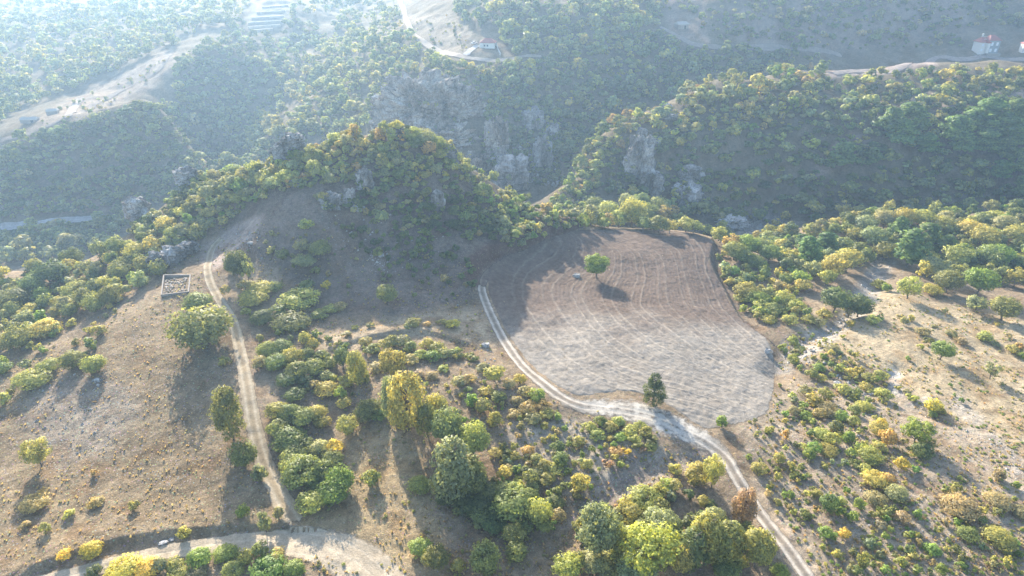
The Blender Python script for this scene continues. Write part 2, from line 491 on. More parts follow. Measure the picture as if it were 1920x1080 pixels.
def ground_material(name, stain=(0.75, 0.78, 0.74)):
    m, nt, out = new_mat(name)
    a = attr(nt, 'soil')
    n1 = noise_tex(nt, 0.9, 7, 0.65)
    n2 = noise_tex(nt, 4.5, 5, 0.7)
    r1 = ramp(nt, n1.outputs['Fac'], [(0.3, 0.62), (0.5, 1.0), (0.72, 1.35)])
    r2 = ramp(nt, n2.outputs['Fac'], [(0.32, 0.62), (0.52, 1.0), (0.7, 1.45)])
    c = mixc(nt, 'MULTIPLY', 1.0, a.outputs['Color'], r1.outputs[0])
    c = mixc(nt, 'MULTIPLY', 1.0, c, r2.outputs[0])
    # dry tufts and pebbles
    vt = N(nt, 'ShaderNodeTexVoronoi')
    vt.inputs['Scale'].default_value = 1.7
    tc = N(nt, 'ShaderNodeTexCoord')
    nt.links.new(tc.outputs['Object'], vt.inputs['Vector'])
    rv = ramp(nt, vt.outputs['Distance'], [(0.0, 1.0), (0.16, 1.0), (0.28, 0.0)])
    rg = attr(nt, 'rough')
    mm = N(nt, 'ShaderNodeMath', operation='MULTIPLY')
    nt.links.new(rv.outputs[0], mm.inputs[0]); nt.links.new(rg.outputs['Fac'], mm.inputs[1])
    vc = mixc(nt, 'MIX', 0.75, vt.outputs['Color'], (0.34, 0.29, 0.21))
    c = mixc(nt, 'MIX', mm.outputs[0], c, vc)
    b = bsdf(nt, out, c, 0.95, 0.05)
    h = N(nt, 'ShaderNodeMath', operation='ADD')
    nt.links.new(n1.outputs['Fac'], h.inputs[0])
    h2 = N(nt, 'ShaderNodeMath', operation='MULTIPLY'); h2.inputs[1].default_value = 0.45
    nt.links.new(n2.outputs['Fac'], h2.inputs[0]); nt.links.new(h2.outputs[0], h.inputs[1])
    bump(nt, b, h.outputs[0], 0.9, 0.55)
    return m

MAT_GROUND = ground_material('dry_hillside')
terrain = grid_mesh('hillside', GX, GY, GZ, MAT_GROUND)
tag(terrain, kind='structure')
point_attr(terrain, 'soil', GC.reshape(-1, 3), 'FLOAT_COLOR')
point_attr(terrain, 'rough', ROUGH.ravel())

# ------------------------------------------------------------------ roads and tracks
def road_material(name, col, ):
    m, nt, out = new_mat(name)
    a = attr(nt, 'soil')
    n1 = noise_tex(nt, 0.7, 6, 0.65)
    n2 = noise_tex(nt, 3.5, 5, 0.7)
    r1 = ramp(nt, n1.outputs['Fac'], [(0.3, 0.72), (0.7, 1.2)])
    r2 = ramp(nt, n2.outputs['Fac'], [(0.3, 0.75), (0.7, 1.2)])
    c = mixc(nt, 'MULTIPLY', 1.0, a.outputs['Color'], r1.outputs[0])
    c = mixc(nt, 'MULTIPLY', 1.0, c, r2.outputs[0])
    b = N(nt, 'ShaderNodeBsdfPrincipled')
    nt.links.new(c, b.inputs['Base Color'])
    b.inputs['Roughness'].default_value = 0.95
    b.inputs['Specular IOR Level'].default_value = 0.05
    bump(nt, b, n2.outputs['Fac'], 0.6, 0.25)
    tr = N(nt, 'ShaderNodeBsdfTransparent')
    mx = N(nt, 'ShaderNodeMixShader')
    e = attr(nt, 'edge')
    s = N(nt, 'ShaderNodeMath', operation='ADD')
    k = N(nt, 'ShaderNodeMath', operation='MULTIPLY_ADD'); k.inputs[1].default_value = 1.1; k.inputs[2].default_value = -0.55
    nt.links.new(n1.outputs['Fac'], k.inputs[0])
    nt.links.new(e.outputs['Fac'], s.inputs[0]); nt.links.new(k.outputs[0], s.inputs[1])
    rr = ramp(nt, s.outputs[0], [(0.25, 0.0), (0.6, 1.0)])
    nt.links.new(rr.outputs[0], mx.inputs[0]); nt.links.new(tr.outputs[0], mx.inputs[1]); nt.links.new(b.outputs[0], mx.inputs[2])
    nt.links.new(mx.outputs[0], out.inputs['Surface'])
    return m

MAT_ROAD = road_material('beaten_earth', None)

def road(name, pxline, width, base, rut, ruts=True, step=0.6, lift=0.07, gauge=1.5, rutw=0.34, middle=None, seed=0, edge_soft=0.35, cross=0.16, widepale=None):
    w = castline(pxline)
    line = spline(w, 14)
    seg = np.r_[0, np.cumsum(np.hypot(*np.diff(line, axis=0).T))]
    L = np.arange(0, seg[-1], step)
    lx, ly = np.interp(L, seg, line[:, 0]), np.interp(L, seg, line[:, 1])
    for _ in range(6):
        lx[1:-1] = (lx[:-2] + 2 * lx[1:-1] + lx[2:]) / 4; ly[1:-1] = (ly[:-2] + 2 * ly[1:-1] + ly[2:]) / 4
    tx, ty = np.gradient(lx), np.gradient(ly)
    q = np.hypot(tx, ty); nx, ny = -ty / q, tx / q
    wd = np.interp(L, seg[::14][:len(width)], np.asarray(width, float)) if np.ndim(width) else np.full(len(L), float(width))
    wd = np.convolve(np.pad(wd, 4, 'edge'), np.ones(9) / 9, 'valid')
    S = np.linspace(-1, 1, max(9, int(np.max(wd) / cross)))
    off = S[None, :] * wd[:, None] / 2
    X = lx[:, None] + nx[:, None] * off; Y = ly[:, None] + ny[:, None] * off
    wander = 0.25 * vnoise(L / 9, L * 0, 7 + seed)[:, None]
    wl = np.exp(-((np.abs(off + wander) - gauge / 2) / (rutw)) ** 2) if ruts else np.zeros(X.shape)
    stray = sum(np.exp(-((off - a - 0.35 * vnoise(L / 14, L * 0 + k, 40 + seed)[:, None]) / 0.2) ** 2) * 0.6 for k, a in enumerate(np.linspace(-0.42, 0.42, 5) * np.max(wd))) if not ruts else 0
    wl = np.clip(wl + stray, 0, 1)
    d = fbm(X / 3, Y / 3, 31 + seed, 4)
    base = np.array(base); rut = np.array(rut); mid = np.array(middle if middle else base)
    core = np.exp(-(off / (gauge * 0.3)) ** 2)[..., None] if ruts else 0
    colr = base * (1 - core) + mid * core if ruts else base * np.ones(X.shape + (1,))
    colr = colr * (1 - wl[..., None]) + rut * wl[..., None]
    colr = colr * (1 + 0.18 * d[..., None])
    if widepale is not None:
        wp = sstep(4.5, 9.0, wd)[:, None, None] * (0.55 + 0.45 * sstep(-0.6, 0.5, fbm(X / 3, Y / 3, 37, 4)))[..., None]
        colr = colr * (1 - wp) + np.array(widepale) * wp * (1 + 0.2 * d[..., None])
    colr = colr * 0.86
    Z = H(X, Y) + lift - 0.05 * wl + 0.02 * d
    o = grid_mesh(name, X[:, ::-1], Y[:, ::-1], Z[:, ::-1], MAT_ROAD)
    tag(o, kind='structure')
    e = np.clip((1 - np.abs(S[None, :])) / edge_soft, 0, 1) * np.ones(X.shape)
    if widepale is not None: e = e * (0.75 + 0.25 * (1 - sstep(4.5, 9, wd)))[:, None]
    endf = np.minimum(np.clip(L / 2.5, 0, 1), np.clip((L[-1] - L) / 2.5, 0, 1))[:, None]
    e = e * endf
    if ruts:
        e = np.clip(e * 0.72 + wl * 0.5 * endf, 0, 1) if middle else e
    point_attr(o, 'soil', colr[:, ::-1].reshape(-1, 3), 'FLOAT_COLOR')
    point_attr(o, 'edge', e[:, ::-1].ravel())
    return line

PALE = (0.50, 0.44, 0.36); DUST = (0.44, 0.37, 0.285)
L_low = road('dirt_road', [(-60, 1120), (120, 1082), (250, 1048), (380, 1024), (500, 1016), (590, 1022), (655, 1045), (705, 1085), (735, 1130)], [3.4, 3.4, 3.4, 3.8, 5.2, 7.6, 9.0, 9.5, 9.5], (0.55, 0.455, 0.33), (0.66, 0.56, 0.42), ruts=False, seed=1, cross=0.2)
L_track = road('vehicle_track', [(556, 990), (520, 920), (490, 850), (472, 780), (462, 720), (450, 660), (436, 600), (408, 555), (392, 520), (391, 490), (398, 465), (420, 440)], [4.6, 4.4, 4.2, 4.0, 3.8, 3.4, 3.0, 2.8, 2.6, 2.6, 2.6, 2.6], (0.41, 0.33, 0.225), (0.54, 0.455, 0.33), seed=2, middle=(0.36, 0.285, 0.185), gauge=1.55, rutw=0.3)
L_field = road('farm_track', [(1530, 1105), (1478, 1030), (1425, 965), (1385, 900), (1352, 850), (1300, 815), (1220, 782), (1140, 765), (1070, 755), (1000, 705), (950, 645), (922, 595), (903, 548), (904, 530)], [3.4, 3.4, 3.4, 3.5, 4.6, 8.5, 13.0, 8.5, 4.6, 3.4, 3.2, 3.0, 2.8, 2.6], (0.325, 0.28, 0.225), (0.60, 0.53, 0.44), seed=3, widepale=(0.56, 0.52, 0.455), gauge=1.65, rutw=0.34, middle=(0.27, 0.225, 0.175), edge_soft=0.55)
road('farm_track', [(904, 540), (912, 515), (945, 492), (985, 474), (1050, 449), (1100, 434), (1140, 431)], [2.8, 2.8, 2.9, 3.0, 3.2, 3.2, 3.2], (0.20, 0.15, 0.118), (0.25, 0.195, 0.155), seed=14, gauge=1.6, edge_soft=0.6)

# ------------------------------------------------------------------ ploughed field
FIELD_PX = [(1085, 431), (1060, 437), (1010, 456), (950, 480), (915, 505), (903, 540), (922, 592), (955, 650), (1005, 706), (1070, 750), (1140, 762), (1230, 780), (1320, 802), (1395, 792), (1440, 765), (1452, 700), (1440, 640), (1388, 598), (1360, 550), (1330, 490), (1335, 452), (1290, 436), (1200, 433), (1140, 430)]
FW = spline(castline(FIELD_PX + FIELD_PX[:1]), 5)[:-1]
_st = 0.28
_x0, _y0 = FW.min(0) - 1; _x1, _y1 = FW.max(0) + 1
FX, FY = np.meshgrid(np.arange(_x0, _x1, _st), np.arange(_y0, _y1, _st))
fsd = poly_sd(FX, FY, FW) + 0.5 * fbm(FX / 2.5, FY / 2.5, 5, 3)
gA = spline(castline([(1060, 437), (950, 480), (905, 515), (903, 548), (925, 600), (960, 655), (1010, 705), (1075, 748), (1150, 764), (1300, 796), (1390, 792)]), 6)
gB = spline(castline([(1150, 428), (1240, 432), (1330, 440), (1345, 500), (1370, 560), (1400, 600), (1450, 640), (1470, 690)]), 6)
dA_, _ = line_sd(FX, FY, gA); dB_, _ = line_sd(FX, FY, gB)
sS = 62.0 * dA_ / (dA_ + dB_ + 0.01)
def smooth2(a, k, times=3):
    ker = np.ones(2 * k + 1) / (2 * k + 1)
    for _ in range(times):
        for ax in (0, 1):
            p = np.pad(a, [(k, k) if i == ax else (0, 0) for i in (0, 1)], 'edge')
            c = np.cumsum(np.insert(p, 0, 0, axis=ax), axis=ax)
            a = (np.take(c, np.arange(2 * k + 1, c.shape[ax]), axis=ax) - np.take(c, np.arange(0, c.shape[ax] - 2 * k - 1), axis=ax)) / (2 * k + 1)
    return a
sS = smooth2(sS, 24)
sS = sS + 1.1 * fbm(FX / 20, FY / 20, 61, 2) + 0.25 * fbm(FX / 3.5, FY / 3.5, 62, 3)
fpx, fpy, fdep = project(FX, FY, H(FX, FY))
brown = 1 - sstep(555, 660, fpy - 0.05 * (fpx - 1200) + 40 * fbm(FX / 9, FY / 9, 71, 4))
pathk = np.exp(-(((sS / 6.4) % 1.0 - 0.5) / 0.032) ** 2) + 0.8 * np.exp(-((((sS + 2.1) / 6.4) % 1.0 - 0.5) / 0.028) ** 2)
pathk = pathk * sstep(-0.7, 0.0, fbm(FX / 11, FY / 11, 81, 3) + 0.15)
fur = np.sin(sS * 2 * math.pi / 0.95 + 2.5 * fbm(FX / 5, FY / 5, 91, 2))
clod = fbm(FX / 0.62, FY / 0.62, 95, 2)
swath = sstep(-0.2, 0.5, fbm(FX / 7 + sS * 0.0, FY / 7, 99, 4))
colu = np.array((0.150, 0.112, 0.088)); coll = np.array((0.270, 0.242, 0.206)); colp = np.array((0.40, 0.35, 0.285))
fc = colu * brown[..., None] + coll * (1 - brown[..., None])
fc = fc * (1 - 0.13 * swath[..., None] * np.array((0.9, 1.0, 1.1)))
fc = fc * (1 + 0.16 * (fur * 0.2 + clod)[..., None])
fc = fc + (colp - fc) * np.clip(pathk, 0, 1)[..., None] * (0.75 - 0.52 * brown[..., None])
FZ = H(FX, FY) + 0.10 + 0.035 * fur + 0.10 * clod + 0.10 * np.clip(pathk, 0, 1) + 0.04 * fbm(FX / 2, FY / 2, 97, 2)
FZ = FZ * sstep(-0.1, 1.0, fsd) + (1 - sstep(-0.1, 1.0, fsd)) * (H(FX, FY) + 0.04)
dL_, _ = line_sd(FX, FY, L_field)
wloc = 1.5 + 5.2 * np.exp(-((fpx - 1200) / 95) ** 2) * (fpy > 690)
FZ = FZ - 0.45 * (1 - sstep(-0.4, 0.9, dL_ - wloc))
n_, m_ = FX.shape
idx = np.arange(n_ * m_).reshape(n_, m_)
keep = (fsd > -0.15)
kq = keep[:-1, :-1] & keep[:-1, 1:] & keep[1:, 1:] & keep[1:, :-1]
q = np.stack([idx[:-1, :-1], idx[:-1, 1:], idx[1:, 1:], idx[1:, :-1]], -1)[kq]
used = np.unique(q); remap = np.full(n_ * m_, -1); remap[used] = np.arange(len(used))
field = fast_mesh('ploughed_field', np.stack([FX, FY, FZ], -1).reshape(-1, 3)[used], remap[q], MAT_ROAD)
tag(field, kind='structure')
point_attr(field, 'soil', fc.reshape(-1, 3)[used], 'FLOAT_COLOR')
point_attr(field, 'edge', np.clip(fsd / 1.2 + 0.45, 0, 1).ravel()[used])

# ------------------------------------------------------------------ far roads
road('valley_road', [(-60, 438), (0, 428), (70, 421), (140, 413), (205, 406)], 5.0, (0.40, 0.39, 0.38), (0.44, 0.43, 0.42), ruts=False, seed=5, step=1.5, cross=0.6, lift=0.5, edge_soft=0.2)
road('hill_road', [(748, -10), (757, 18), (765, 45), (780, 70), (803, 86), (835, 100), (865, 107), (905, 113), (960, 112), (1020, 108)], [4.5, 4.5, 4.5, 5, 6, 6, 6, 5, 4, 3], (0.40, 0.34, 0.28), (0.44, 0.38, 0.315), ruts=False, seed=6, step=1.5, cross=0.6, lift=0.5)
road('hill_road', [(1235, 50), (1265, 66), (1300, 84), (1350, 90), (1420, 90), (1500, 93), (1580, 104)], 5.0, (0.28, 0.24, 0.205), (0.31, 0.265, 0.23), ruts=False, seed=7, step=1.5, cross=0.6, lift=0.5)
road('ridge_road', [(1560, 140), (1620, 133), (1690, 124), (1745, 115), (1800, 112), (1870, 110), (1960, 112)], [5, 8, 8, 7, 6, 6, 6], (0.34, 0.285, 0.25), (0.37, 0.31, 0.275), ruts=False, seed=8, step=1.2, cross=0.6, lift=0.3)
road('farm_lane', [(-30, 268), (60, 250), (130, 215), (190, 190), (250, 160), (300, 130), (322, 100)], 5.0, (0.25, 0.205, 0.17), (0.27, 0.225, 0.19), ruts=False, seed=9, step=1.5, cross=0.6, lift=0.4)
road('farm_lane', [(128, 222), (136, 207), (146, 192), (152, 182)], 6.0, (0.38, 0.33, 0.28), (0.40, 0.35, 0.30), ruts=False, seed=10, step=1.5, cross=0.6, lift=0.4)
road('driveway', [(872, 106), (880, 97), (890, 90), (899, 84)], 5.0, (0.48, 0.47, 0.45), (0.50, 0.49, 0.47), ruts=False, seed=12, step=1.0, cross=0.6, lift=0.5)

# ------------------------------------------------------------------ leaf, bark, rock materials
def leaf_material():
    m, nt, out = new_mat('leaves')
    t = attr(nt, 'tint', 'INSTANCER')
    v = attr(nt, 'var')
    r = ramp(nt, v.outputs['Fac'], [(0.0, (0.55, 0.58, 0.52)), (0.5, (1.0, 1.0, 1.0)), (0.82, (1.28, 1.24, 1.0)), (1.0, (1.55, 1.38, 0.9))])
    c = mixc(nt, 'MULTIPLY', 1.0, t.outputs['Color'], r.outputs[0])
    d = N(nt, 'ShaderNodeBsdfDiffuse'); nt.links.new(mixc(nt, 'MULTIPLY', 1.0, c, (0.8, 0.8, 0.8)), d.inputs['Color'])
    tl = N(nt, 'ShaderNodeBsdfTranslucent')
    c2 = mixc(nt, 'MULTIPLY', 1.0, c, (0.95, 0.90, 0.50))
    nt.links.new(c2, tl.inputs['Color'])
    mx = N(nt, 'ShaderNodeAddShader')
    nt.links.new(d.outputs[0], mx.inputs[0]); nt.links.new(tl.outputs[0], mx.inputs[1])
    gl = N(nt, 'ShaderNodeBsdfGlossy'); gl.inputs['Roughness'].default_value = 0.45; gl.inputs['Color'].default_value = (1, 1, 1, 1)
    m2 = N(nt, 'ShaderNodeMixShader'); m2.inputs[0].default_value = 0.015
    nt.links.new(mx.outputs[0], m2.inputs[1]); nt.links.new(gl.outputs[0], m2.inputs[2])
    nt.links.new(m2.outputs[0], out.inputs['Surface'])
    return m
MAT_LEAF = leaf_material()

def bark_material():
    m, nt, out = new_mat('bark')
    n = noise_tex(nt, 6, 5, 0.6)
    r = ramp(nt, n.outputs['Fac'], [(0.3, (0.10, 0.08, 0.06)), (0.7, (0.24, 0.20, 0.16))])
    bsdf(nt, out, r.outputs[0], 0.9)
    return m
MAT_BARK = bark_material()

def rock_material(name, dark, mid, light, scale=0.16):
    m, nt, out = new_mat(name)
    tc = N(nt, 'ShaderNodeTexCoord')
    mp = N(nt, 'ShaderNodeMapping'); mp.inputs['Scale'].default_value = (1, 1, 0.35)
    geo = N(nt, 'ShaderNodeNewGeometry')
    nt.links.new(geo.outputs['Position'], mp.inputs['Vector'])
    n1 = N(nt, 'ShaderNodeTexNoise'); n1.inputs['Scale'].default_value = scale; n1.inputs['Detail'].default_value = 9; n1.inputs['Roughness'].default_value = 0.68
    nt.links.new(mp.outputs[0], n1.inputs['Vector'])
    n2 = N(nt, 'ShaderNodeTexNoise'); n2.inputs['Scale'].default_value = 1.6; n2.inputs['Detail'].default_value = 6; n2.inputs['Roughness'].default_value = 0.7
    nt.links.new(geo.outputs['Position'], n2.inputs['Vector'])
    r = ramp(nt, n1.outputs['Fac'], [(0.36, dark), (0.48, mid), (0.62, light)])
    r2 = ramp(nt, n2.outputs['Fac'], [(0.33, 0.35), (0.5, 1.0), (0.7, 1.4)])
    c = mixc(nt, 'MULTIPLY', 1.0, r.outputs[0], r2.outputs[0])
    b = bsdf(nt, out, c, 0.9, 0.2)
    bump(nt, b, n2.outputs['Fac'], 0.9, 0.6)
    return m
MAT_ROCK = rock_material('limestone', (0.075, 0.065, 0.055), (0.23, 0.215, 0.20), (0.48, 0.46, 0.44))
MAT_CRAG = rock_material('weathered_limestone', (0.05, 0.042, 0.034), (0.255, 0.215, 0.178), (0.50, 0.46, 0.41), 0.10)  # dark and pale patches: stains, plus shading painted in for the sunless cliffs
MAT_PALE = rock_material('pale_scree', (0.26, 0.25, 0.24), (0.40, 0.385, 0.365), (0.56, 0.545, 0.52))

# ------------------------------------------------------------------ crowns, trunks
def crown_mesh(name, seed, clumps, leaves, leaf, shape='round', flat=0.0):
    g = np.random.default_rng(seed)
    cs = []
    while len(cs) < clumps:
        d = g.normal(size=3); d /= np.linalg.norm(d)
        if shape == 'bush':
            r = 0.33 * g.uniform(0.35, 1.0) ** 0.5
            c = np.array([d[0] * r * 1.15, d[1] * r * 1.15, 0.42 + d[2] * 0.36 * g.uniform(0.3, 1)])
            cr = g.uniform(0.12, 0.2)
            if c[2] < 0.1: continue
        elif shape == 'round':
            r = 0.36 * g.uniform(0.25, 1.0) ** 0.45
            c = np.array([d[0] * r, d[1] * r, 0.6 + d[2] * 0.30 * (r / 0.36)])
            cr = g.uniform(0.11, 0.18)
        elif shape == 'tall':
            z = g.uniform(0.2, 0.93)
            w = 0.36 * math.sin(math.pi * min(max((z - 0.02) / 0.98, 0), 1) ** 0.8) ** 0.6
            a = g.uniform(0, 2 * math.pi); r = w * g.uniform(0.2, 1) ** 0.5
            c = np.array([math.cos(a) * r, math.sin(a) * r, z]); cr = g.uniform(0.10, 0.16)
        elif shape == 'cone':
            z = g.uniform(0.14, 0.97)
            w = 0.40 * max(0.0, 1 - ((z - 0.38) / 0.34) ** 2) ** 0.5 if z < 0.62 else 0.13 + 0.12 * max(0.0, 1 - ((z - 0.83) / 0.17) ** 2) ** 0.5
            a = g.uniform(0, 2 * math.pi); r = w * g.uniform(0.3, 1) ** 0.5
            c = np.array([math.cos(a) * r, math.sin(a) * r, z]); cr = g.uniform(0.07, 0.12) * (1.15 - 0.4 * z)
        elif shape == 'pine':
            z = g.uniform(0.3, 0.97)
            w = 0.46 * (1.05 - z) ** 0.55 * (0.6 + 0.4 * math.sin(z * 31))
            a = g.uniform(0, 2 * math.pi); r = w * g.uniform(0.25, 1) ** 0.5
            c = np.array([math.cos(a) * r, math.sin(a) * r, z - 0.12 * r]); cr = g.uniform(0.07, 0.12)
        else:  # open, ragged
            r = 0.40 * g.uniform(0.15, 1.0) ** 0.5
            c = np.array([d[0] * r, d[1] * r, 0.58 + d[2] * 0.36 * (r / 0.4)]); cr = g.uniform(0.07, 0.13)
        cs.append((c, cr, g.uniform()))
    V, F, A, NN = [], [], [], []
    mid = np.array([0, 0, 0.5])
    for c, cr, tone in cs:
        k = leaves
        d = g.normal(size=(k, 3)); d /= np.linalg.norm(d, axis=1)[:, None]
        rr = cr * g.uniform(0.3, 1.0, (k, 1)) ** 0.4
        p = c + d * rr * np.array([1, 1, 0.8])
        out = p - mid
        out /= np.linalg.norm(out, axis=1)[:, None] + 1e-6
        nn = d * 0.7 + out * 0.5 + g.normal(size=(k, 3)) * 0.55 + np.array([0, 0, 0.6])
        nn /= np.linalg.norm(nn, axis=1)[:, None]
        cn = d * 0.75 + out * 0.45 + np.array([0, 0, 0.25]) + nn * 0.35
        cn /= np.linalg.norm(cn, axis=1)[:, None]
        nn *= np.sign((nn * cn).sum(1))[:, None]
        NN.append(np.repeat(cn, 4, axis=0))
        t = np.cross(nn, g.normal(size=(k, 3))); t /= np.linalg.norm(t, axis=1)[:, None] + 1e-6
        b = np.cross(nn, t)
        s = leaf * g.uniform(0.6, 1.3, (k, 1))
        q = np.stack([p - t * s, p - b * s * 0.62, p + t * s, p + b * s * 0.62], 1)  # faces outwards
        V.append(q.reshape(-1, 3))
        A.append(np.repeat(np.clip(0.5 * tone + 0.25 + 0.28 * g.normal(size=k), 0, 1), 4))
    V = np.concatenate(V); A = np.concatenate(A)
    V[:, 2] = np.maximum(V[:, 2], 0.01)
    lo, hi = V[:, :2].min(0), V[:, :2].max(0)
    V[:, :2] *= 1.0 / max(np.percentile(np.abs(V[:, :2]), 99.0) * 2, 1e-3)
    V[:, 2] *= 1.0 / np.percentile(V[:, 2], 99.7)
    o = fast_mesh(name, V, np.arange(len(V)).reshape(-1, 4), MAT_LEAF, smooth=True)
    o.data.normals_split_custom_set_from_vertices([tuple(v) for v in np.concatenate(NN)])
    point_attr(o, 'var', A)
    me = o.data
    bpy.data.objects.remove(o)
    return me

def tube(V, F, p0, p1, r0, r1, n=6):
    p0, p1 = Vector(p0), Vector(p1)
    ax = (p1 - p0).normalized()
    s = ax.orthogonal().normalized(); t = ax.cross(s)
    b = len(V)
    for p, r in ((p0, r0), (p1, r1)):
        for k in range(n):
            a = 2 * math.pi * k / n
            V.append(p + s * math.cos(a) * r + t * math.sin(a) * r)
    for k in range(n):
        F.append((b + k, b + (k + 1) % n, b + n + (k + 1) % n, b + n + k))

def trunk_mesh(name, seed, bush=False, tall=False):
    g = random.Random(seed)
    V, F = [], []
    if bush:
        for k in range(7):
            a = k * 0.9 + g.random(); l = g.uniform(0.12, 0.3)
            mid = (math.cos(a) * l * 0.5, math.sin(a) * l * 0.5, g.uniform(0.2, 0.35))
            tube(V, F, (math.cos(a) * 0.03, math.sin(a) * 0.03, -0.06), mid, 0.02, 0.014, 5)
            tube(V, F, mid, (math.cos(a) * l, math.sin(a) * l, g.uniform(0.5, 0.72)), 0.014, 0.005, 5)
    else:
        top = 0.82 if tall else 0.5
        p = Vector((0, 0, -0.06)); n = 5
        for k in range(n):
            q = Vector((g.uniform(-0.02, 0.02), g.uniform(-0.02, 0.02), -0.06 + (top + 0.06) * (k + 1) / n))
            tube(V, F, p, q, 0.038 * (1 - 0.7 * k / n), 0.038 * (1 - 0.7 * (k + 1) / n), 7)
            if k >= 1:
                for _ in range(3):
                    a = g.uniform(0, 6.28); l = g.uniform(0.16, 0.34)
                    e = q + Vector((math.cos(a) * l * 0.6, math.sin(a) * l * 0.6, g.uniform(0.08, 0.2)))
                    tube(V, F, q, e, 0.016, 0.010, 5)
                    tube(V, F, e, e + Vector((math.cos(a) * l * 0.4, math.sin(a) * l * 0.4, g.uniform(0.02, 0.14))), 0.010, 0.003, 5)
            p = q
    me = bpy.data.meshes.new(name)
    me.from_pydata(V, [], F); me.update(); me.materials.append(MAT_BARK)
    return me

CROWN = {
 ('round', 2): [crown_mesh('crown', 100 + i, 84, 58, 0.029, 'round') for i in range(4)],
 ('round', 1): [crown_mesh('crown', 110 + i, 40, 34, 0.048, 'round') for i in range(5)],
 ('tall', 2): [crown_mesh('crown', 120 + i, 84, 58, 0.028, 'tall') for i in range(3)],
 ('tall', 1): [crown_mesh('crown', 130 + i, 40, 34, 0.046, 'tall') for i in range(3)],
 ('open', 2): [crown_mesh('crown', 140 + i, 80, 46, 0.027, 'open') for i in range(3)],
 ('open', 1): [crown_mesh('crown', 150 + i, 34, 22, 0.050, 'open') for i in range(3)],
 ('cone', 2): [crown_mesh('crown', 160 + i, 110, 46, 0.024, 'cone') for i in range(2)],
 ('pine', 2): [crown_mesh('crown', 170 + i, 90, 48, 0.031, 'pine') for i in range(3)],
 ('pine', 1): [crown_mesh('crown', 176 + i, 40, 24, 0.055, 'pine') for i in range(3)],
 ('bush', 2): [crown_mesh('foliage', 180 + i, 70, 54, 0.032, 'bush') for i in range(5)],
 ('bush', 1): [crown_mesh('foliage', 190 + i, 32, 32, 0.054, 'bush') for i in range(6)],
}
CROWN[('cone', 1)] = CROWN[('cone', 2)]
TRUNK = {'round': [trunk_mesh('trunk', i) for i in range(3)], 'tall': [trunk_mesh('trunk', 10 + i, tall=True) for i in range(3)], 'bush': [trunk_mesh('stem', 20 + i, bush=True) for i in range(3)]}
LOW = [crown_mesh('far_crown', 300 + i, 16, 20, 0.10, 'round') for i in range(4)] + [crown_mesh('far_crown', 310 + i, 15, 20, 0.10, 'tall') for i in range(2)] + [crown_mesh('far_crown', 320 + i, 14, 18, 0.11, 'bush') for i in range(3)] + [crown_mesh('far_crown', 330 + i, 14, 14, 0.10, 'pine') for i in range(2)]
MIDV = CROWN[('bush', 1)][:3] + CROWN[('round', 1)][:3] + CROWN[('open', 1)][:2]

TINT = dict(d=(0.105, 0.132, 0.056), g=(0.170, 0.192, 0.074), l=(0.230, 0.245, 0.135), y=(0.290, 0.285, 0.098), v=(0.180, 0.240, 0.064),
            Y=(0.40, 0.35, 0.085), q=(0.32, 0.31, 0.088), o=(0.33, 0.255, 0.11), p=(0.32, 0.25, 0.18), b=(0.265, 0.240, 0.128), e=(0.105, 0.160, 0.058), k=(0.075, 0.095, 0.047))
def jit(c, a=0.18):
    k = 1 + rnd.uniform(-a, a)
    return [c[0] * k * (1 + rnd.uniform(-a, a) * 0.7), c[1] * k, c[2] * k * (1 + rnd.uniform(-a, a) * 0.5)]
PLANTS = []    # every single tree and shrub: dict(name, loc, W, Hh, shape, lod, tint, px, py, wpx, code, label)
def add_plant(cx, cy, w, h, code, shape='bush', label=None, base=None):
    """cx, cy, w, h: the crown in photograph pixels"""
    isb = shape == 'bush'
    by = base if base is not None else (cy + h / 2 - (0.20 * w if isb else 0.03 * h))
    x, y, z, dep = cast(cx, by)
    x, y, z, dep = x[0], y[0], z[0], dep[0]
    e = math.atan2(CAM_Z - z, math.hypot(x, y))
    W = w * dep / FPX * (0.88 if isb and cx > 1450 else 1.0)
    top = (by - (cy - h / 2)) * dep / FPX
    Hh = min(max((top - 0.25 * W * math.sin(e)) / math.cos(e), 0.42 * W), 3.6 * W)
    PLANTS.append(dict(loc=(x, y, z), W=W, Hh=Hh, shape=shape, code=code, px=cx, py=by, wpx=w, hpx=h, label=label, dep=dep))

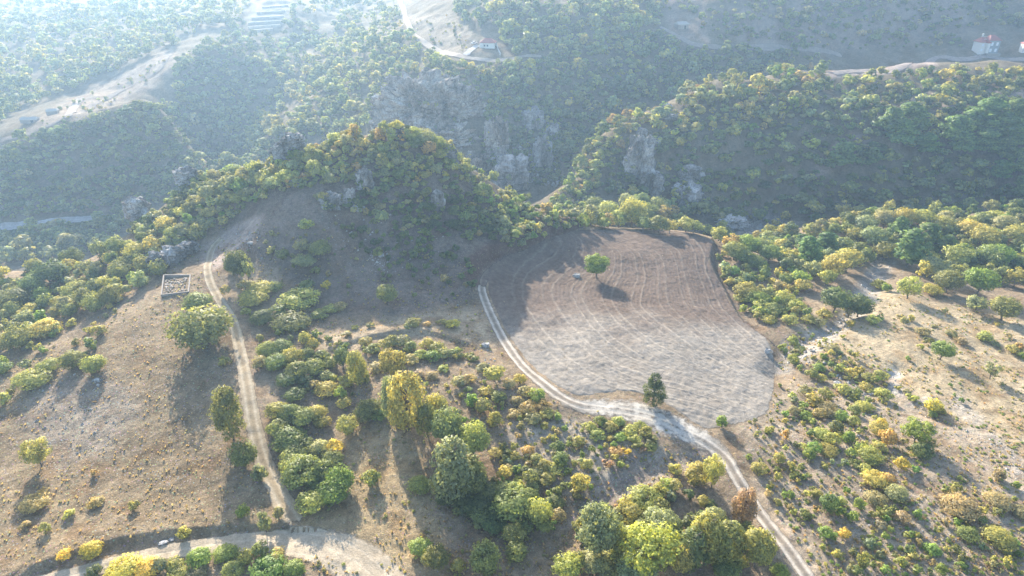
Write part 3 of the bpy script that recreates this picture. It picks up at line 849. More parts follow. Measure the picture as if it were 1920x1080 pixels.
# -- trees and shrubs that stand out one by one: cx cy w h colour
SH = '''
459 852 48 54 g|489 888 28 36 l|457 958 24 28 v|523 962 20 26 b|347 999 25 28 y|252 948 20 20 y|82 922 18 16 o|67 948 46 22 o|131 964 22 16 Y|48 985 20 14 o|87 990 20 24 y|181 943 28 16 o|179 885 14 14 o|123 1040 26 24 Y|172 1031 38 32 Y
179 1072 28 26 d|235 1074 60 26 Y|275 1070 50 24 Y|300 1060 28 30 l|328 1058 32 26 y|375 1046 42 36 v|370 1074 38 22 b|423 1040 44 28 v|462 1044 28 30 y|440 1068 38 30 y|490 1030 30 36 g|520 1050 28 30 y|520 1036 26 16 o|505 1070 62 34 v|550 1068 40 30 v|335 1077 36 22 y
7 748 30 32 y|137 676 44 42 g|179 683 38 42 y|93 687 40 30 y|63 715 58 36 y|88 617 50 40 y|42 632 46 52 g|187 620 28 26 y|142 642 14 18 g|147 546 50 36 y|180 570 38 42 g|207 555 36 44 g|177 517 24 32 d|138 484 38 42 d|98 512 60 56 d|63 537 42 46 g|26 562 60 52 g|222 462 38 42 g|190 470 28 50 l|263 525 32 38 l|20 640 36 40 l|118 575 30 24 l|230 505 40 40 g|255 470 40 36 y|10 690 30 28 g
575 422 28 24 y|567 460 30 28 l|602 466 38 38 g|572 490 38 32 l|510 470 18 18 y|530 477 24 24 g|592 508 17 17 g|577 535 28 18 g|613 536 18 22 Y|440 502 27 22 y|425 545 18 24 b|462 536 30 24 l|490 544 42 24 y|518 538 26 24 g|473 561 52 32 y|462 586 20 22 y|493 596 42 34 d|563 566 66 38 y|547 607 62 42 g|523 582 34 26 g|600 590 32 22 y|573 634 22 30 y|587 646 22 28 y|620 580 28 18 y|640 575 26 20 b
370 566 52 38 g|423 677 22 20 y|555 740 36 26 g
503 655 36 34 y|528 650 38 30 g|520 680 40 36 g|548 668 36 34 y|560 695 40 38 g|540 712 40 30 d|575 665 30 28 g|590 690 38 34 g|605 670 32 28 g|622 680 30 28 g|575 715 34 26 d|490 680 30 30 b|612 705 24 22 l
520 770 40 34 y|545 775 40 38 g|570 782 44 40 g|595 775 36 32 y|605 790 30 26 y|530 795 34 30 g|517 805 32 32 y|543 822 60 46 g|562 838 50 40 g|553 858 46 38 y|600 842 40 36 l|630 838 30 32 Y|570 888 68 62 g|583 942 50 42 y|628 922 56 48 v|610 882 40 40 g|640 900 48 50 v|545 875 36 36 y|625 862 36 34 g|600 905 36 30 g
613 730 40 32 y|640 738 22 30 v|645 755 26 24 y|653 797 38 40 y|695 768 50 44 g|712 778 30 26 v|680 782 24 26 b|745 785 22 34 b|697 897 33 37 y|785 910 42 34 y|650 715 28 28 y|675 705 34 30 y
686 640 24 18 y|650 628 18 10 o|700 655 30 24 g|720 648 26 22 y|735 640 26 26 g|755 640 28 26 l|770 650 26 24 g|800 645 26 24 y|820 652 30 24 y|812 668 30 24 v|835 662 26 22 b|790 665 26 22 y|850 663 20 18 g|887 670 22 20 g|905 690 26 20 b|770 675 30 22 b|745 668 24 22 g|710 690 34 22 b|785 700 22 18 p|810 705 24 18 b|860 715 28 24 b|880 710 24 20 b|832 692 20 14 y|850 608 26 20 Y|828 605 20 14 y|775 608 30 14 y|765 612 14 12 l|800 608 16 12 o|665 614 14 10 y|695 610 14 12 b
928 786 27 34 y|885 752 24 30 v|905 760 30 30 g|1007 741 28 30 v|915 735 24 18 y|935 745 28 24 g|955 720 26 22 b|975 712 24 24 y|985 735 28 22 b|970 752 24 20 b|990 765 34 20 o|1020 760 28 24 o|1025 775 26 20 y|965 775 26 18 b|1000 785 30 22 b
930 850 26 18 y|948 852 22 20 g|965 855 24 20 y|952 866 16 14 l|955 880 28 16 b|990 845 24 20 o|1005 862 26 22 y|1020 872 28 24 y|1045 838 26 26 g|1050 860 30 28 g|1040 880 32 20 y|1065 885 18 16 v|1088 905 34 42 y|1082 925 22 20 o|1040 940 36 26 g|1010 880 30 20 b|1083 828 26 20 y|1083 836 20 12 o|1090 852 12 14 v|1125 840 10 12 v|1100 870 24 22 y|1000 890 30 20 l|1025 898 30 24 y
1105 800 26 20 y|1125 790 24 22 g|1145 800 28 22 y|1160 790 24 20 y|1180 808 30 24 y|1200 800 24 20 y|1120 815 30 22 y|1140 820 20 14 y|1165 820 24 18 v|1190 822 24 20 y|1210 810 26 24 y|1220 825 22 20 b|1195 835 20 16 y|1175 845 16 14 Y|1155 846 24 14 o|1205 845 16 12 p|1140 868 20 20 p|1220 838 24 14 g
835 932 36 36 d|887 942 70 48 d|915 925 40 36 g|945 925 44 40 g|963 950 72 60 g|1010 960 44 56 y|990 935 40 40 g|927 982 42 30 d|930 960 40 36 d|965 1001 40 38 y|968 1035 38 36 g|790 1027 42 32 v|818 1045 46 46 g|910 1050 50 62 g|860 1060 26 26 y|915 1070 28 24 g|900 965 40 34 g|985 985 30 30 g|870 915 36 34 v|1045 965 30 24 b
1063 1062 50 46 y|1085 1050 30 34 g|1120 1055 62 44 l|1160 1020 30 30 g|1207 936 58 40 y|1235 920 34 30 y|1250 910 30 28 v|1177 965 46 46 y|1155 970 30 34 l|1265 912 24 30 b|1180 1000 44 36 g|1265 880 26 26 y|1300 905 18 14 y|1225 975 40 44 l|1263 985 34 30 g
1352 790 21 28 v|1403 857 12 14 v|1422 878 30 24 y|1470 928 14 14 v|1480 927 17 18 v|1510 965 28 22 g|1552 945 36 40 e|1547 1000 30 28 v|1560 1005 18 18 v|1582 1000 22 22 Y|1530 925 24 18 y|1575 940 24 22 y|1585 920 14 18 v|1597 970 20 28 v|1610 945 24 28 v|1658 1005 16 16 v|1660 970 16 18 v|1615 1050 26 38 g|1650 985 22 20 p|1692 970 30 26 p|1707 1002 14 16 v|1747 1030 34 24 v|1763 1068 24 24 v|1813 1002 42 26 g|1800 952 70 40 b|1840 975 18 18 g|1690 870 30 28 Y|1715 880 20 14 v|1870 890 24 28 p|1876 893 20 20 v|1903 910 18 18 v|1680 925 46 34 b|1870 940 50 30 b|1868 1015 60 24 y|1900 1015 22 16 v|1915 965 40 18 b|1908 1040 20 16 v|1640 900 50 34 y|1620 880 26 22 y|1630 855 50 34 y|1610 840 26 22 v|1648 838 30 22 y|1645 805 40 30 y|1660 820 34 40 o|1650 795 26 26 Y|1565 800 30 28 g|1590 820 26 28 v|1560 825 34 32 y|1535 775 26 22 o|1510 780 28 20 v|1552 770 44 28 b|1575 780 30 24 v|1600 790 26 24 y|1545 740 30 30 g|1525 750 34 30 y|1510 735 30 28 l|1505 760 20 16 v|1488 770 24 20 b|1470 815 16 22 o|1460 860 26 22 y|1525 840 30 26 v|1550 845 40 26 y|1515 850 26 24 v|1540 815 36 26 y|1595 850 24 22 v|1605 870 30 18 g|1640 935 40 26 b|1662 900 34 30 o|1720 965 20 20 v|1660 1070 22 20 v|1720 1068 20 18 v|1800 1060 20 16 v|1570 1040 22 18 y|1630 1020 26 22 l
1747 760 34 30 Y|1762 770 24 16 y|1745 775 22 16 v|1710 745 22 18 y|1700 735 16 12 b|1702 671 11 11 v|1781 722 10 9 v|1801 751 12 12 v|1730 625 32 16 b|1739 640 20 18 g|1783 627 26 14 b|1801 642 26 12 b|1847 632 34 24 y|1866 646 16 10 b|1890 630 16 12 b|1900 656 32 22 y|1908 652 18 22 o|1913 667 14 16 v|1725 650 14 12 y|1752 612 12 8 b|1694 602 16 18 b|1650 596 14 14 v|1688 596 20 14 o|1593 608 16 20 y|1706 596 16 16 y|1772 584 14 12 b|1868 608 12 10 y
1515 600 28 22 y|1535 605 30 24 b|1485 640 22 24 y|1465 650 16 18 y|1500 655 24 16 y|1485 675 26 24 y|1490 660 20 18 l|1468 658 16 16 g|1560 655 30 20 b|1545 668 18 14 v|1573 660 14 12 l|1595 660 14 10 b|1560 675 14 10 b|1595 700 30 16 y|1650 705 30 26 y|1628 710 30 22 g|1610 695 20 16 y|1570 690 22 20 y|1535 690 26 20 v|1520 700 24 22 y|1500 690 14 14 v|1540 710 24 18 y|1560 705 16 12 g|1620 725 24 18 y|1655 740 34 28 y|1580 730 34 24 y|1600 740 28 22 g|1640 735 20 14 l|1620 765 36 20 y|1600 770 26 24 g
'''
for row in SH.strip().split('\n'):
    for e in row.split('|'):
        a = e.split()
        add_plant(*map(float, a[:4]), a[4])

TR = '''
438 772 52 98 g tall 824|383 612 100 94 g bush 645|448 488 42 44 d round 528|468 490 25 30 y open 533|727 552 38 42 g round|78 844 44 52 y open 874
1118 498 44 46 v round 522|1224 729 42 56 k cone 758|1763 655 37 34 v round 674|1855 690 28 36 b open 710|1390 940 42 56 p tall 982|1413 1025 56 66 y round 1062
500 978 24 42 l tall 998
767 750 66 104 y tall 806|737 742 38 76 l tall 782|802 785 40 62 g tall 818|838 806 58 78 g round 842|888 825 56 70 y round 858|853 882 80 112 l tall 936|740 682 46 56 y round 712|672 688 36 64 y tall 722|645 672 28 44 d round 694|820 762 36 50 y round 790|928 700 34 34 y round 716|880 890 60 70 g tall 930
1117 992 72 84 l round 1040|1217 1025 104 92 q open 1075|1195 1062 70 44 l round|1317 1005 58 84 y tall 1050|1357 1015 60 72 g tall 1052|1290 1030 60 74 d tall 1070|1333 882 36 62 y open 916|1308 890 44 42 y bush|1360 1066 50 40 g bush|1460 1072 36 28 v bush|1275 1050 40 60 y round 1085|1240 985 56 50 l round|1150 1000 40 44 y round
1713 806 48 48 v open 832|1727 845 42 38 d bush|1740 830 24 24 l open
1857 570 4 4 g round|1876 577 50 46 g round 600|1827 570 34 32 l round 585|1832 526 52 52 v round 552|1773 526 46 44 g round 548|1563 562 50 50 d round 586|1607 572 44 44 d round 594|1590 575 30 34 l round 594|1545 590 30 26 y bush|1635 600 30 24 y bush|1500 520 30 30 v round|1503 535 34 30 y bush|1548 520 30 34 y round|1560 500 44 50 y open|1585 488 46 44 y round|1620 480 30 34 g round|1725 505 26 40 y open|1745 500 50 40 l round|1700 535 40 40 y open 560|1650 535 34 24 y bush|1660 540 20 20 v bush|1748 545 40 28 y bush|1815 430 44 40 y round|1840 445 50 44 y round|1790 480 50 44 y round|1870 480 40 44 v round|1900 520 34 40 y round|1850 480 44 44 g round|1900 440 40 40 y round|1760 420 40 34 y round|1720 410 40 36 y round|1655 410 40 38 l round|1620 420 38 36 l round|1600 440 34 32 y round|1560 435 34 34 g round|1635 445 46 44 l round|1655 470 40 40 y round|1580 460 34 30 g round|1690 410 36 40 y round|1880 420 40 36 l round
745 240 28 30 Y round|772 252 36 34 y bush|795 258 38 34 l bush|815 268 36 32 y bush|834 280 34 32 g bush|852 294 30 28 y bush|872 316 28 26 y bush|780 268 34 30 g bush|1185 395 44 52 y round 428|1140 398 40 46 y round|1115 388 36 40 g round|1160 410 34 36 y round|1215 400 36 40 g round|1240 405 34 42 o round|1230 388 40 40 y round|1258 400 34 34 o open|1270 415 30 34 y round|1205 420 30 30 g round|1235 420 34 36 g round|1285 420 34 32 y round|1175 380 30 40 l round|1205 378 34 36 g round|1255 425 28 28 y round|1300 425 30 26 y round|1325 432 26 24 y bush|1350 440 34 34 y round|1370 455 30 34 o round|1375 470 40 36 g round|1400 460 44 40 v round|1425 465 40 40 g round|1440 475 36 36 g round|1355 425 24 26 y round|1390 480 36 36 g bush|1410 490 40 34 g bush|1375 508 24 22 v bush|1370 530 22 18 y bush|1400 545 44 34 y bush|1420 560 40 32 v bush|1440 550 34 30 g bush|1390 560 30 22 y bush|1430 575 34 26 y bush|1470 560 40 34 y bush|1490 575 36 30 y bush|1455 580 36 26 g bush|1460 540 30 30 b bush|1440 600 28 18 y bush|1480 600 34 22 y bush|1470 525 28 26 g bush
'''
for row in TR.strip().split('\n'):
    for e in row.split('|'):
        a = e.split()
        if float(a[2]) < 8: continue
        add_plant(*map(float, a[:4]), a[4], a[5], base=float(a[6]) if len(a) > 6 else None)
# pines
PI = '''1510 470 46 60 e|1700 462 60 74 e|1678 430 36 54 e|1545 455 36 44 e|1735 440 40 50 e|1577 292 54 54 e|1700 222 60 62 e|1665 228 50 56 e|1685 250 56 56 e|1632 295 30 40 e|1785 245 50 60 e|1800 268 46 46 e|1845 215 60 64 e|1870 240 56 60 e|1895 215 50 60 e|1905 305 40 60 e|1840 265 46 50 e|1880 280 44 54 e|1870 320 36 44 e|1915 350 40 50 e|1730 270 40 44 e|1820 230 46 50 e|1500 455 26 36 e|1770 460 34 44 e|1890 255 44 50 e'''
for e in PI.split('|'):
    a = e.split()
    add_plant(*map(float, a[:4]), a[4], 'pine', base=float(a[1]) + float(a[3]) / 2)
n_hand = len(PLANTS)

# -- the rest by area
occ = {}
def free(x, y, r):
    i, j = int(x // 3), int(y // 3)
    for a in (-1, 0, 1):
        for b in (-1, 0, 1):
            for (u, v, s) in occ.get((i + a, j + b), ()):
                if (u - x) ** 2 + (v - y) ** 2 < (r + s) ** 2: return False
    return True
def take(x, y, r): occ.setdefault((int(x // 3), int(y // 3)), []).append((x, y, r))
for p in PLANTS: take(p['loc'][0], p['loc'][1], p['W'] * 0.33)

ALLP = []
NOGO = [[(455, 20), (495, 2), (550, 0), (545, 40), (520, 75), (462, 72)], [(872, 62), (945, 62), (955, 118), (885, 112)], [(740, 0), (765, 0), (795, 70), (870, 95), (950, 103), (950, 120), (860, 122), (790, 100), (750, 40)],
 [(-10, 416), (100, 404), (215, 396), (215, 418), (100, 432), (-10, 446)], [(1800, 50), (1990, 60), (1990, 118), (1800, 122)], [(1550, 118), (1800, 108), (1990, 106), (1990, 122), (1740, 128), (1620, 146), (1550, 150)],
 [(1250, 25), (1310, 30), (1310, 84), (1250, 70)], [(1230, 46), (1310, 76), (1500, 86), (1590, 98), (1590, 112), (1490, 104), (1300, 98), (1230, 64)],
 [(0, 285), (40, 205), (120, 190), (330, 92), (340, 112), (300, 150), (180, 222), (60, 272)], [(728, 190), (790, 160), (845, 168), (885, 205), (875, 280), (820, 285), (735, 235)], [(1180, 250), (1225, 250), (1235, 370), (1190, 360)]]
def scatter(poly, n, size, colors, shapes=('round',), ymin=0, ymax=5000, pack=0.34, hr=(0.75, 1.15), clump=0.0, seed=0, name=None):
    """n plants of size (m) inside an area of the hillsides"""
    g = np.random.default_rng(1000 + seed)
    poly = np.array(poly, float)
    lo, hi = poly.min(0), poly.max(0)
    k = n * 6
    px = g.uniform(lo[0], hi[0], k); py = g.uniform(lo[1], hi[1], k)
    m = poly_sd(px, py, poly) > 0
    if not (name or '').startswith('far clearing'):
        for ng in NOGO: m &= ~(poly_sd(px, py, ng) > 0)
    px, py = px[m], py[m]
    x, y, z, dep = cast(px, py)
    near_road = np.zeros(len(x), bool)
    for L, wr in ((L_low, 3.2), (L_track, 2.0), (L_field, 2.4)): near_road |= line_sd(x, y, L)[0] < wr
    near_road |= poly_sd(x, y, FW) > -0.5
    if clump > 0:
        w = fbm(x / 14, y / 14, 200 + seed, 3) > g.uniform(-0.6, 0.6, len(x)) + (clump - 0.5)
    else: w = np.ones(len(x), bool)
    c = 0
    for i in range(len(px)):
        if c >= n: break
        if not w[i] or near_road[i] or not (ymin < y[i] < ymax): continue
        W = (size[0] + (size[1] - size[0]) * g.uniform() ** 1.6) * (g.uniform(0.55, 1.15) if ymin > 200 else 1.0)
        if not free(x[i], y[i], W * pack): continue
        take(x[i], y[i], W * pack)
        code = colors[int(g.integers(len(colors)))]
        shp = shapes[int(g.integers(len(shapes)))]
        hh = W * g.uniform(*hr) * (1.25 if shp in ('tall', 'pine', 'cone') else 1.0)
        e = math.atan2(CAM_Z - z[i], math.hypot(x[i], y[i]))
        ALLP.append(dict(loc=(x[i], y[i], z[i]), W=W, Hh=hh, shape=shp, code=code, px=px[i], py=py[i], wpx=W * FPX / dep[i], hpx=hh * FPX / dep[i], label=None, dep=dep[i], area=name))
        c += 1

LIT = 'yyyyllgggvd'
MIX = 'gggggdddllyyk'
S = scatter
S([(0, 600), (0, 525), (180, 495), (270, 450), (330, 470), (300, 520), (230, 560), (150, 590), (60, 640), (0, 660)], 90, (2.5, 5), LIT, ('round', 'bush', 'bush'), seed=1, ymax=240, name='slope')
S([(230, 470), (300, 425), (400, 372), (480, 318), (560, 290), (560, 340), (480, 385), (420, 430), (340, 470), (280, 500)], 150, (2.6, 5.2), 'yyyylllggv', ('round', 'bush', 'bush'), seed=2, ymax=245, pack=0.27, name='shoulder')
S([(500, 320), (560, 285), (620, 262), (740, 242), (830, 270), (870, 330), (800, 360), (700, 345), (600, 350), (520, 370)], 200, (1.9, 4.4), 'yyyllgggyo', ('round', 'round', 'bush', 'tall'), seed=3, ymax=245, pack=0.27, name='hilltop')
S([(590, 380), (700, 350), (830, 350), (900, 370), (940, 450), (840, 450), (720, 430), (640, 400)], 120, (1.8, 3.9), 'gdddkglb', ('round', 'bush'), seed=4, ymax=245, pack=0.27, name='hillside')
S([(870, 330), (930, 372), (1010, 400), (1075, 425), (1020, 448), (960, 470), (900, 420)], 120, (1.8, 4.4), 'yyllggvb', ('round', 'bush', 'bush'), seed=5, ymax=245, pack=0.27, name='hill flank')
S([(620, 420), (720, 440), (860, 460), (900, 520), (880, 545), (780, 530), (680, 470)], 60, (1.2, 3.2), 'gddkb', ('bush',), seed=6, ymax=245, name='hillside')
S([(470, 430), (600, 420), (720, 480), (860, 540), (880, 570), (700, 580), (560, 520)], 26, (0.7, 2.0), 'gdbl', ('bush',), seed=7, ymax=245, name='hill foot')
S([(1090, 428), (1060, 395), (1100, 372), (1250, 395), (1340, 425), (1345, 440), (1200, 430)], 60, (3.5, 6), 'yyggvlo', ('round', 'tall'), seed=8, ymax=275, pack=0.27, name='tree belt')
S([(1340, 440), (1480, 440), (1620, 408), (1920, 398), (1990, 400), (1990, 560), (1780, 520), (1700, 470), (1640, 480), (1560, 500), (1500, 560), (1460, 500), (1380, 480)], 300, (3.2, 6.2), 'yyylgggvdd', ('round', 'round', 'tall', 'open'), seed=9, ymax=275, pack=0.28, name='wood')
S([(1350, 470), (1480, 520), (1520, 600), (1440, 610), (1390, 585), (1345, 500)], 60, (1.5, 3.4), 'yygglv', ('bush',), seed=10, ymax=262, pack=0.27, name='thicket')
S([(1460, 640), (1560, 610), (1620, 680), (1700, 740), (1680, 800), (1740, 860), (1920, 940), (1920, 1080), (1500, 1080), (1440, 930), (1400, 810), (1450, 720)], 300, (0.4, 1.8), 'yyyyblgv', ('bush',), seed=11, ymax=262, clump=0.45, name='scrub slope')
S([(640, 640), (850, 650), (930, 700), (1040, 770), (1100, 800), (1230, 800), (1230, 850), (1080, 930), (900, 860), (760, 720)], 190, (0.5, 1.8), 'yyyyblgv', ('bush',), seed=12, ymax=262, clump=0.45, name='scrub')
S([(480, 600), (640, 640), (700, 720), (660, 760), (560, 730), (480, 640)], 40, (0.8, 2.2), 'yggb', ('bush',), seed=13, ymax=262, name='scrub')
S([(850, 870), (1050, 900), (1040, 1000), (900, 1000), (830, 940)], 40, (1.6, 3.4), 'gdgyv', ('bush', 'round'), seed=14, ymax=262, pack=0.27, name='grove')
S([(1080, 970), (1240, 920), (1330, 940), (1420, 1000), (1440, 1080), (1100, 1080)], 40, (2, 4), 'ggdly', ('bush', 'round'), seed=15, ymax=262, pack=0.27, name='roadside wood')
S([(0, 620), (120, 590), (240, 540), (220, 600), (160, 680), (60, 740), (0, 740)], 26, (1.2, 3.0), 'yglv', ('bush',), seed=16, ymax=262, name='slope')
S([(245, 445), (262, 400), (300, 350), (360, 320), (430, 330), (420, 370), (340, 410), (290, 445)], 90, (2.2, 4.4), 'gddgkl', ('bush', 'round'), seed=17, ymin=195, ymax=262, pack=0.25, name='hillside')
S([(400, 400), (400, 330), (470, 290), (560, 262), (640, 245), (640, 290), (560, 330), (470, 385)], 120, (2.2, 4.6), 'yyllggv', ('round', 'bush'), seed=18, ymax=262, pack=0.25, name='shoulder')
S([(735, 228), (800, 238), (860, 270), (940, 345), (1030, 385), (1090, 405), (1100, 435), (1030, 425), (930, 392), (850, 330), (790, 275)], 110, (1.8, 4.2), 'yyllggvd', ('round', 'bush', 'bush'), seed=19, ymin=190, ymax=275, pack=0.24, name='hill flank')
S([(1050, 345), (1110, 340), (1120, 400), (1080, 430), (1020, 400)], 60, (2.2, 4.5), 'yylggv', ('round', 'bush'), seed=20, ymin=215, ymax=330, pack=0.25, name='hill flank')
# the far sides: forest
S([(1030, 400), (1065, 335), (1120, 250), (1180, 205), (1250, 175), (1330, 145), (1480, 122), (1560, 128), (1560, 170), (1460, 240), (1330, 270), (1180, 260), (1130, 340), (1110, 400)], 280, (3.6, 8.0), 'yyyyllgggvo', ('round', 'round', 'tall'), seed=21, ymin=240, pack=0.27, name='ridge')
S([(1070, 345), (1180, 260), (1330, 250), (1480, 230), (1600, 190), (1920, 130), (1990, 130), (1990, 400), (1620, 408), (1480, 430), (1340, 420), (1200, 395)], 612, (3.1, 7.8), MIX, ('round', 'round', 'bush'), seed=22, ymin=262, pack=0.27, name='ridge')
S([(1500, 150), (1700, 140), (1920, 125), (1920, 180), (1700, 190), (1560, 230), (1480, 250)], 102, (3.1, 7.2), 'ylggd', ('round', 'bush'), seed=23, ymin=262, name='ridge')
S([(1520, 330), (1600, 250), (1680, 200), (1760, 190), (1920, 180), (1920, 215), (1740, 225), (1600, 300)], 59, (3.6, 8.0), 'yylgv', ('round',), seed=24, ymin=262, pack=0.27, name='ridge')
S([(1440, 120), (1560, 105), (1760, 95), (1830, 75), (1920, 55), (1990, 60), (1990, 110), (1760, 112), (1600, 124)], 76, (3.6, 8.7), 'yylgvo', ('round',), seed=25, ymin=262, ymax=440, name='ridge')
S([(940, 130), (1240, 60), (1240, 0), (1330, 90), (1560, 105), (1440, 125), (1330, 140), (1180, 200), (1070, 330), (1000, 240), (920, 160)], 527, (3.8, 9.4), MIX, ('round', 'round', 'tall'), seed=26, ymin=330, pack=0.28, name='far slope')
S([(850, 0), (1240, 0), (1240, 70), (960, 110), (930, 60), (860, 40)], 255, (4.2, 10.2), 'yylgggdd', ('round', 'round', 'tall'), seed=27, ymin=330, pack=0.30, name='far slope')
S([(1240, 90), (1300, 95), (1480, 100), (1560, 112), (1440, 125), (1330, 140), (1240, 170)], 102, (4.2, 9.4), 'ylggd', ('round', 'tall'), seed=28, ymin=330, name='far slope')
S([(1260, 0), (1920, 0), (1920, 60), (1800, 90), (1560, 95), (1330, 80)], 330, (2.5, 7), 'lggdddbk', ('round', 'round', 'bush'), seed=29, ymin=440, name='far slope')
S([(840, 120), (960, 118), (940, 200), (905, 215), (880, 170), (830, 150)], 70, (2.6, 5.5), 'yggldd', ('round', 'tall', 'bush'), seed=40, ymin=330, pack=0.26, name='far slope')
S([(900, 130), (1060, 200), (1060, 350), (960, 350), (900, 300), (930, 200)], 178, (3.1, 7.2), 'gggddlk', ('round', 'bush'), seed=30, ymin=300, pack=0.3, name='cliff slope')
S([(440, 265), (560, 110), (640, 30), (745, 0), (755, 60), (830, 105), (880, 120), (860, 150), (740, 160), (700, 240), (600, 265), (480, 300)], 544, (3.8, 9.4), 'yyylllgggd', ('round', 'round', 'tall'), seed=31, ymin=300, pack=0.28, name='far spur')
S([(0, 300), (60, 262), (130, 230), (300, 195), (440, 170), (500, 240), (500, 300), (400, 360), (250, 400), (100, 460), (0, 495)], 680, (3.8, 9.0), 'gggdddlk', ('round', 'round', 'tall'), seed=32, ymin=280, pack=0.28, name='valley slope')
S([(0, 430), (200, 408), (300, 400), (330, 420), (200, 470), (0, 500)], 127, (4.2, 9.4), 'gggdl', ('round', 'tall'), seed=33, ymin=280, pack=0.28, name='valley slope')
S([(330, 110), (450, 50), (560, 40), (600, 60), (520, 140), (440, 240), (330, 190)], 280, (3.8, 8.7), 'gggdddl', ('round', 'round'), seed=34, ymin=330, pack=0.28, name='far spur')
S([(-60, 265), (100, 185), (310, 95), (460, 10), (300, 0), (0, 50), (-60, 100)], 544, (4.2, 10.2), 'yylllggg', ('round', 'round', 'tall'), seed=35, ymin=400, pack=0.3, name='far slope')
S([(0, 0), (750, 0), (600, 30), (330, 60), (0, 70)], 272, (4.8, 11.6), 'ylggd', ('round', 'round', 'tall'), seed=36, ymin=500, pack=0.3, name='far slope')
S([(330, 100), (250, 140), (120, 200), (20, 260), (60, 262), (200, 205), (310, 130)], 60, (1.2, 3), 'ygbd', ('bush',), seed=37, ymin=330, name='far clearing')
S([(765, 40), (870, 20), (890, 60), (870, 100), (800, 80)], 40, (1.2, 3), 'ybd', ('bush',), seed=38, ymin=330, name='far clearing')
print('plants', n_hand, len(ALLP))

# -- largest ones are things of their own, the remainder is one mass of woodland and one of scrub
isb = lambda p: p['shape'] == 'bush'
hand_b = [p for p in PLANTS if isb(p)]; hand_t = [p for p in PLANTS if p['shape'] not in ('bush', 'pine')]; hand_p = [p for p in PLANTS if p['shape'] == 'pine']
rest = sorted(ALLP, key=lambda p: -p['wpx'] * p['hpx'])
MAXB, MAXT = 300, 300
hand_b.sort(key=lambda p: -p['wpx'] * p['hpx']); rest += hand_b[MAXB:]; hand_b = hand_b[:MAXB]
single = list(hand_b) + list(hand_t) + list(hand_p)
nb, ntr = len(hand_b), len(hand_t)
mass = []
for p in rest:
    if isb(p) and nb < MAXB: single.append(p); nb += 1
    elif not isb(p) and ntr < MAXT and p['dep'] < 300: single.append(p); ntr += 1
    else: mass.append(p)
print('single', len(single), 'bush', nb, 'tree', ntr, 'pine', len(hand_p), 'mass', len(mass))

def build_plant(p):
    sh = p['shape']
    lod = 2 if p['wpx'] > 34 else 1
    if sh == 'pine': nm = 'pine_tree'
    elif sh == 'cone': nm = 'evergreen_tree'
    elif sh == 'bush': nm = 'shrub'
    else: nm = 'tree'
    root = empty(nm, p['loc'], rnd.uniform(0, 6.283))
    s = p['W'] * 1.06
    root.scale = (s, s, p['Hh'])
    tint = jit(TINT[p['code']])
    c = bpy.data.objects.new('foliage' if sh == 'bush' else 'crown', rnd.choice(CROWN[(sh, lod)]))
    c['tint'] = tint
    COL.objects.link(c); c.parent = root
    t = bpy.data.objects.new('stem' if sh == 'bush' else 'trunk', rnd.choice(TRUNK['bush' if sh == 'bush' else 'tall' if sh in ('tall', 'pine', 'cone') else 'round']))
    COL.objects.link(t); t.parent = root
    p['root'] = root
    return root

for p in single: build_plant(p)

def mass_object(name, items, variants, pick):
    """one object: points on the hillside, each carrying a crown"""
    col = bpy.data.collections.new(name + '_crowns')
    for k, me in enumerate(variants):
        o = bpy.data.objects.new('crown_shape_%02d' % k, me)
        col.objects.link(o)
    me = bpy.data.meshes.new(name)
    me.vertices.add(len(items))
    me.vertices.foreach_set('co', np.array([p['loc'] for p in items], np.float32).ravel())
    o = bpy.data.objects.new(name, me); COL.objects.link(o)
    point_attr(o, 'tint', np.array([jit(TINT[p['code']], 0.2) for p in items]), 'FLOAT_COLOR')
    point_attr(o, 'scl', np.array([(p['W'] * 1.08, p['W'] * 1.08, p['Hh']) for p in items]), 'FLOAT_VECTOR')
    point_attr(o, 'rot', np.array([(0, 0, rnd.uniform(0, 6.28)) for p in items]), 'FLOAT_VECTOR')
    a = me.attributes.new('pick', 'INT', 'POINT')
    a.data.foreach_set('value', np.array([pick(p) for p in items], np.int32))
    ng = bpy.data.node_groups.new(name, 'GeometryNodeTree')
    ng.interface.new_socket('Geometry', in_out='INPUT', socket_type='NodeSocketGeometry')
    ng.interface.new_socket('Geometry', in_out='OUTPUT', socket_type='NodeSocketGeometry')
    gi = ng.nodes.new('NodeGroupInput'); go = ng.nodes.new('NodeGroupOutput')
    ci = ng.nodes.new('GeometryNodeCollectionInfo')
    ci.inputs['Collection'].default_value = col
    ci.inputs['Separate Children'].default_value = True
    ci.inputs['Reset Children'].default_value = True
    ip = ng.nodes.new('GeometryNodeInstanceOnPoints')
    ip.inputs['Pick Instance'].default_value = True
    def named(n, typ):
        k = ng.nodes.new('GeometryNodeInputNamedAttribute'); k.data_type = typ
        k.inputs['Name'].default_value = n
        return k.outputs[0]
    ng.links.new(gi.outputs[0], ip.inputs['Points'])
    ng.links.new(ci.outputs[0], ip.inputs['Instance'])
    ng.links.new(named('pick', 'INT'), ip.inputs['Instance Index'])
    e2r = ng.nodes.new('FunctionNodeEulerToRotation')
    ng.links.new(named('rot', 'FLOAT_VECTOR'), e2r.inputs[0])
    ng.links.new(e2r.outputs[0], ip.inputs['Rotation'])
    ng.links.new(named('scl', 'FLOAT_VECTOR'), ip.inputs['Scale'])
    ng.links.new(ip.outputs[0], go.inputs[0])
    md = o.modifiers.new('growth', 'NODES'); md.node_group = ng
    tag(o, kind='stuff')
    return o

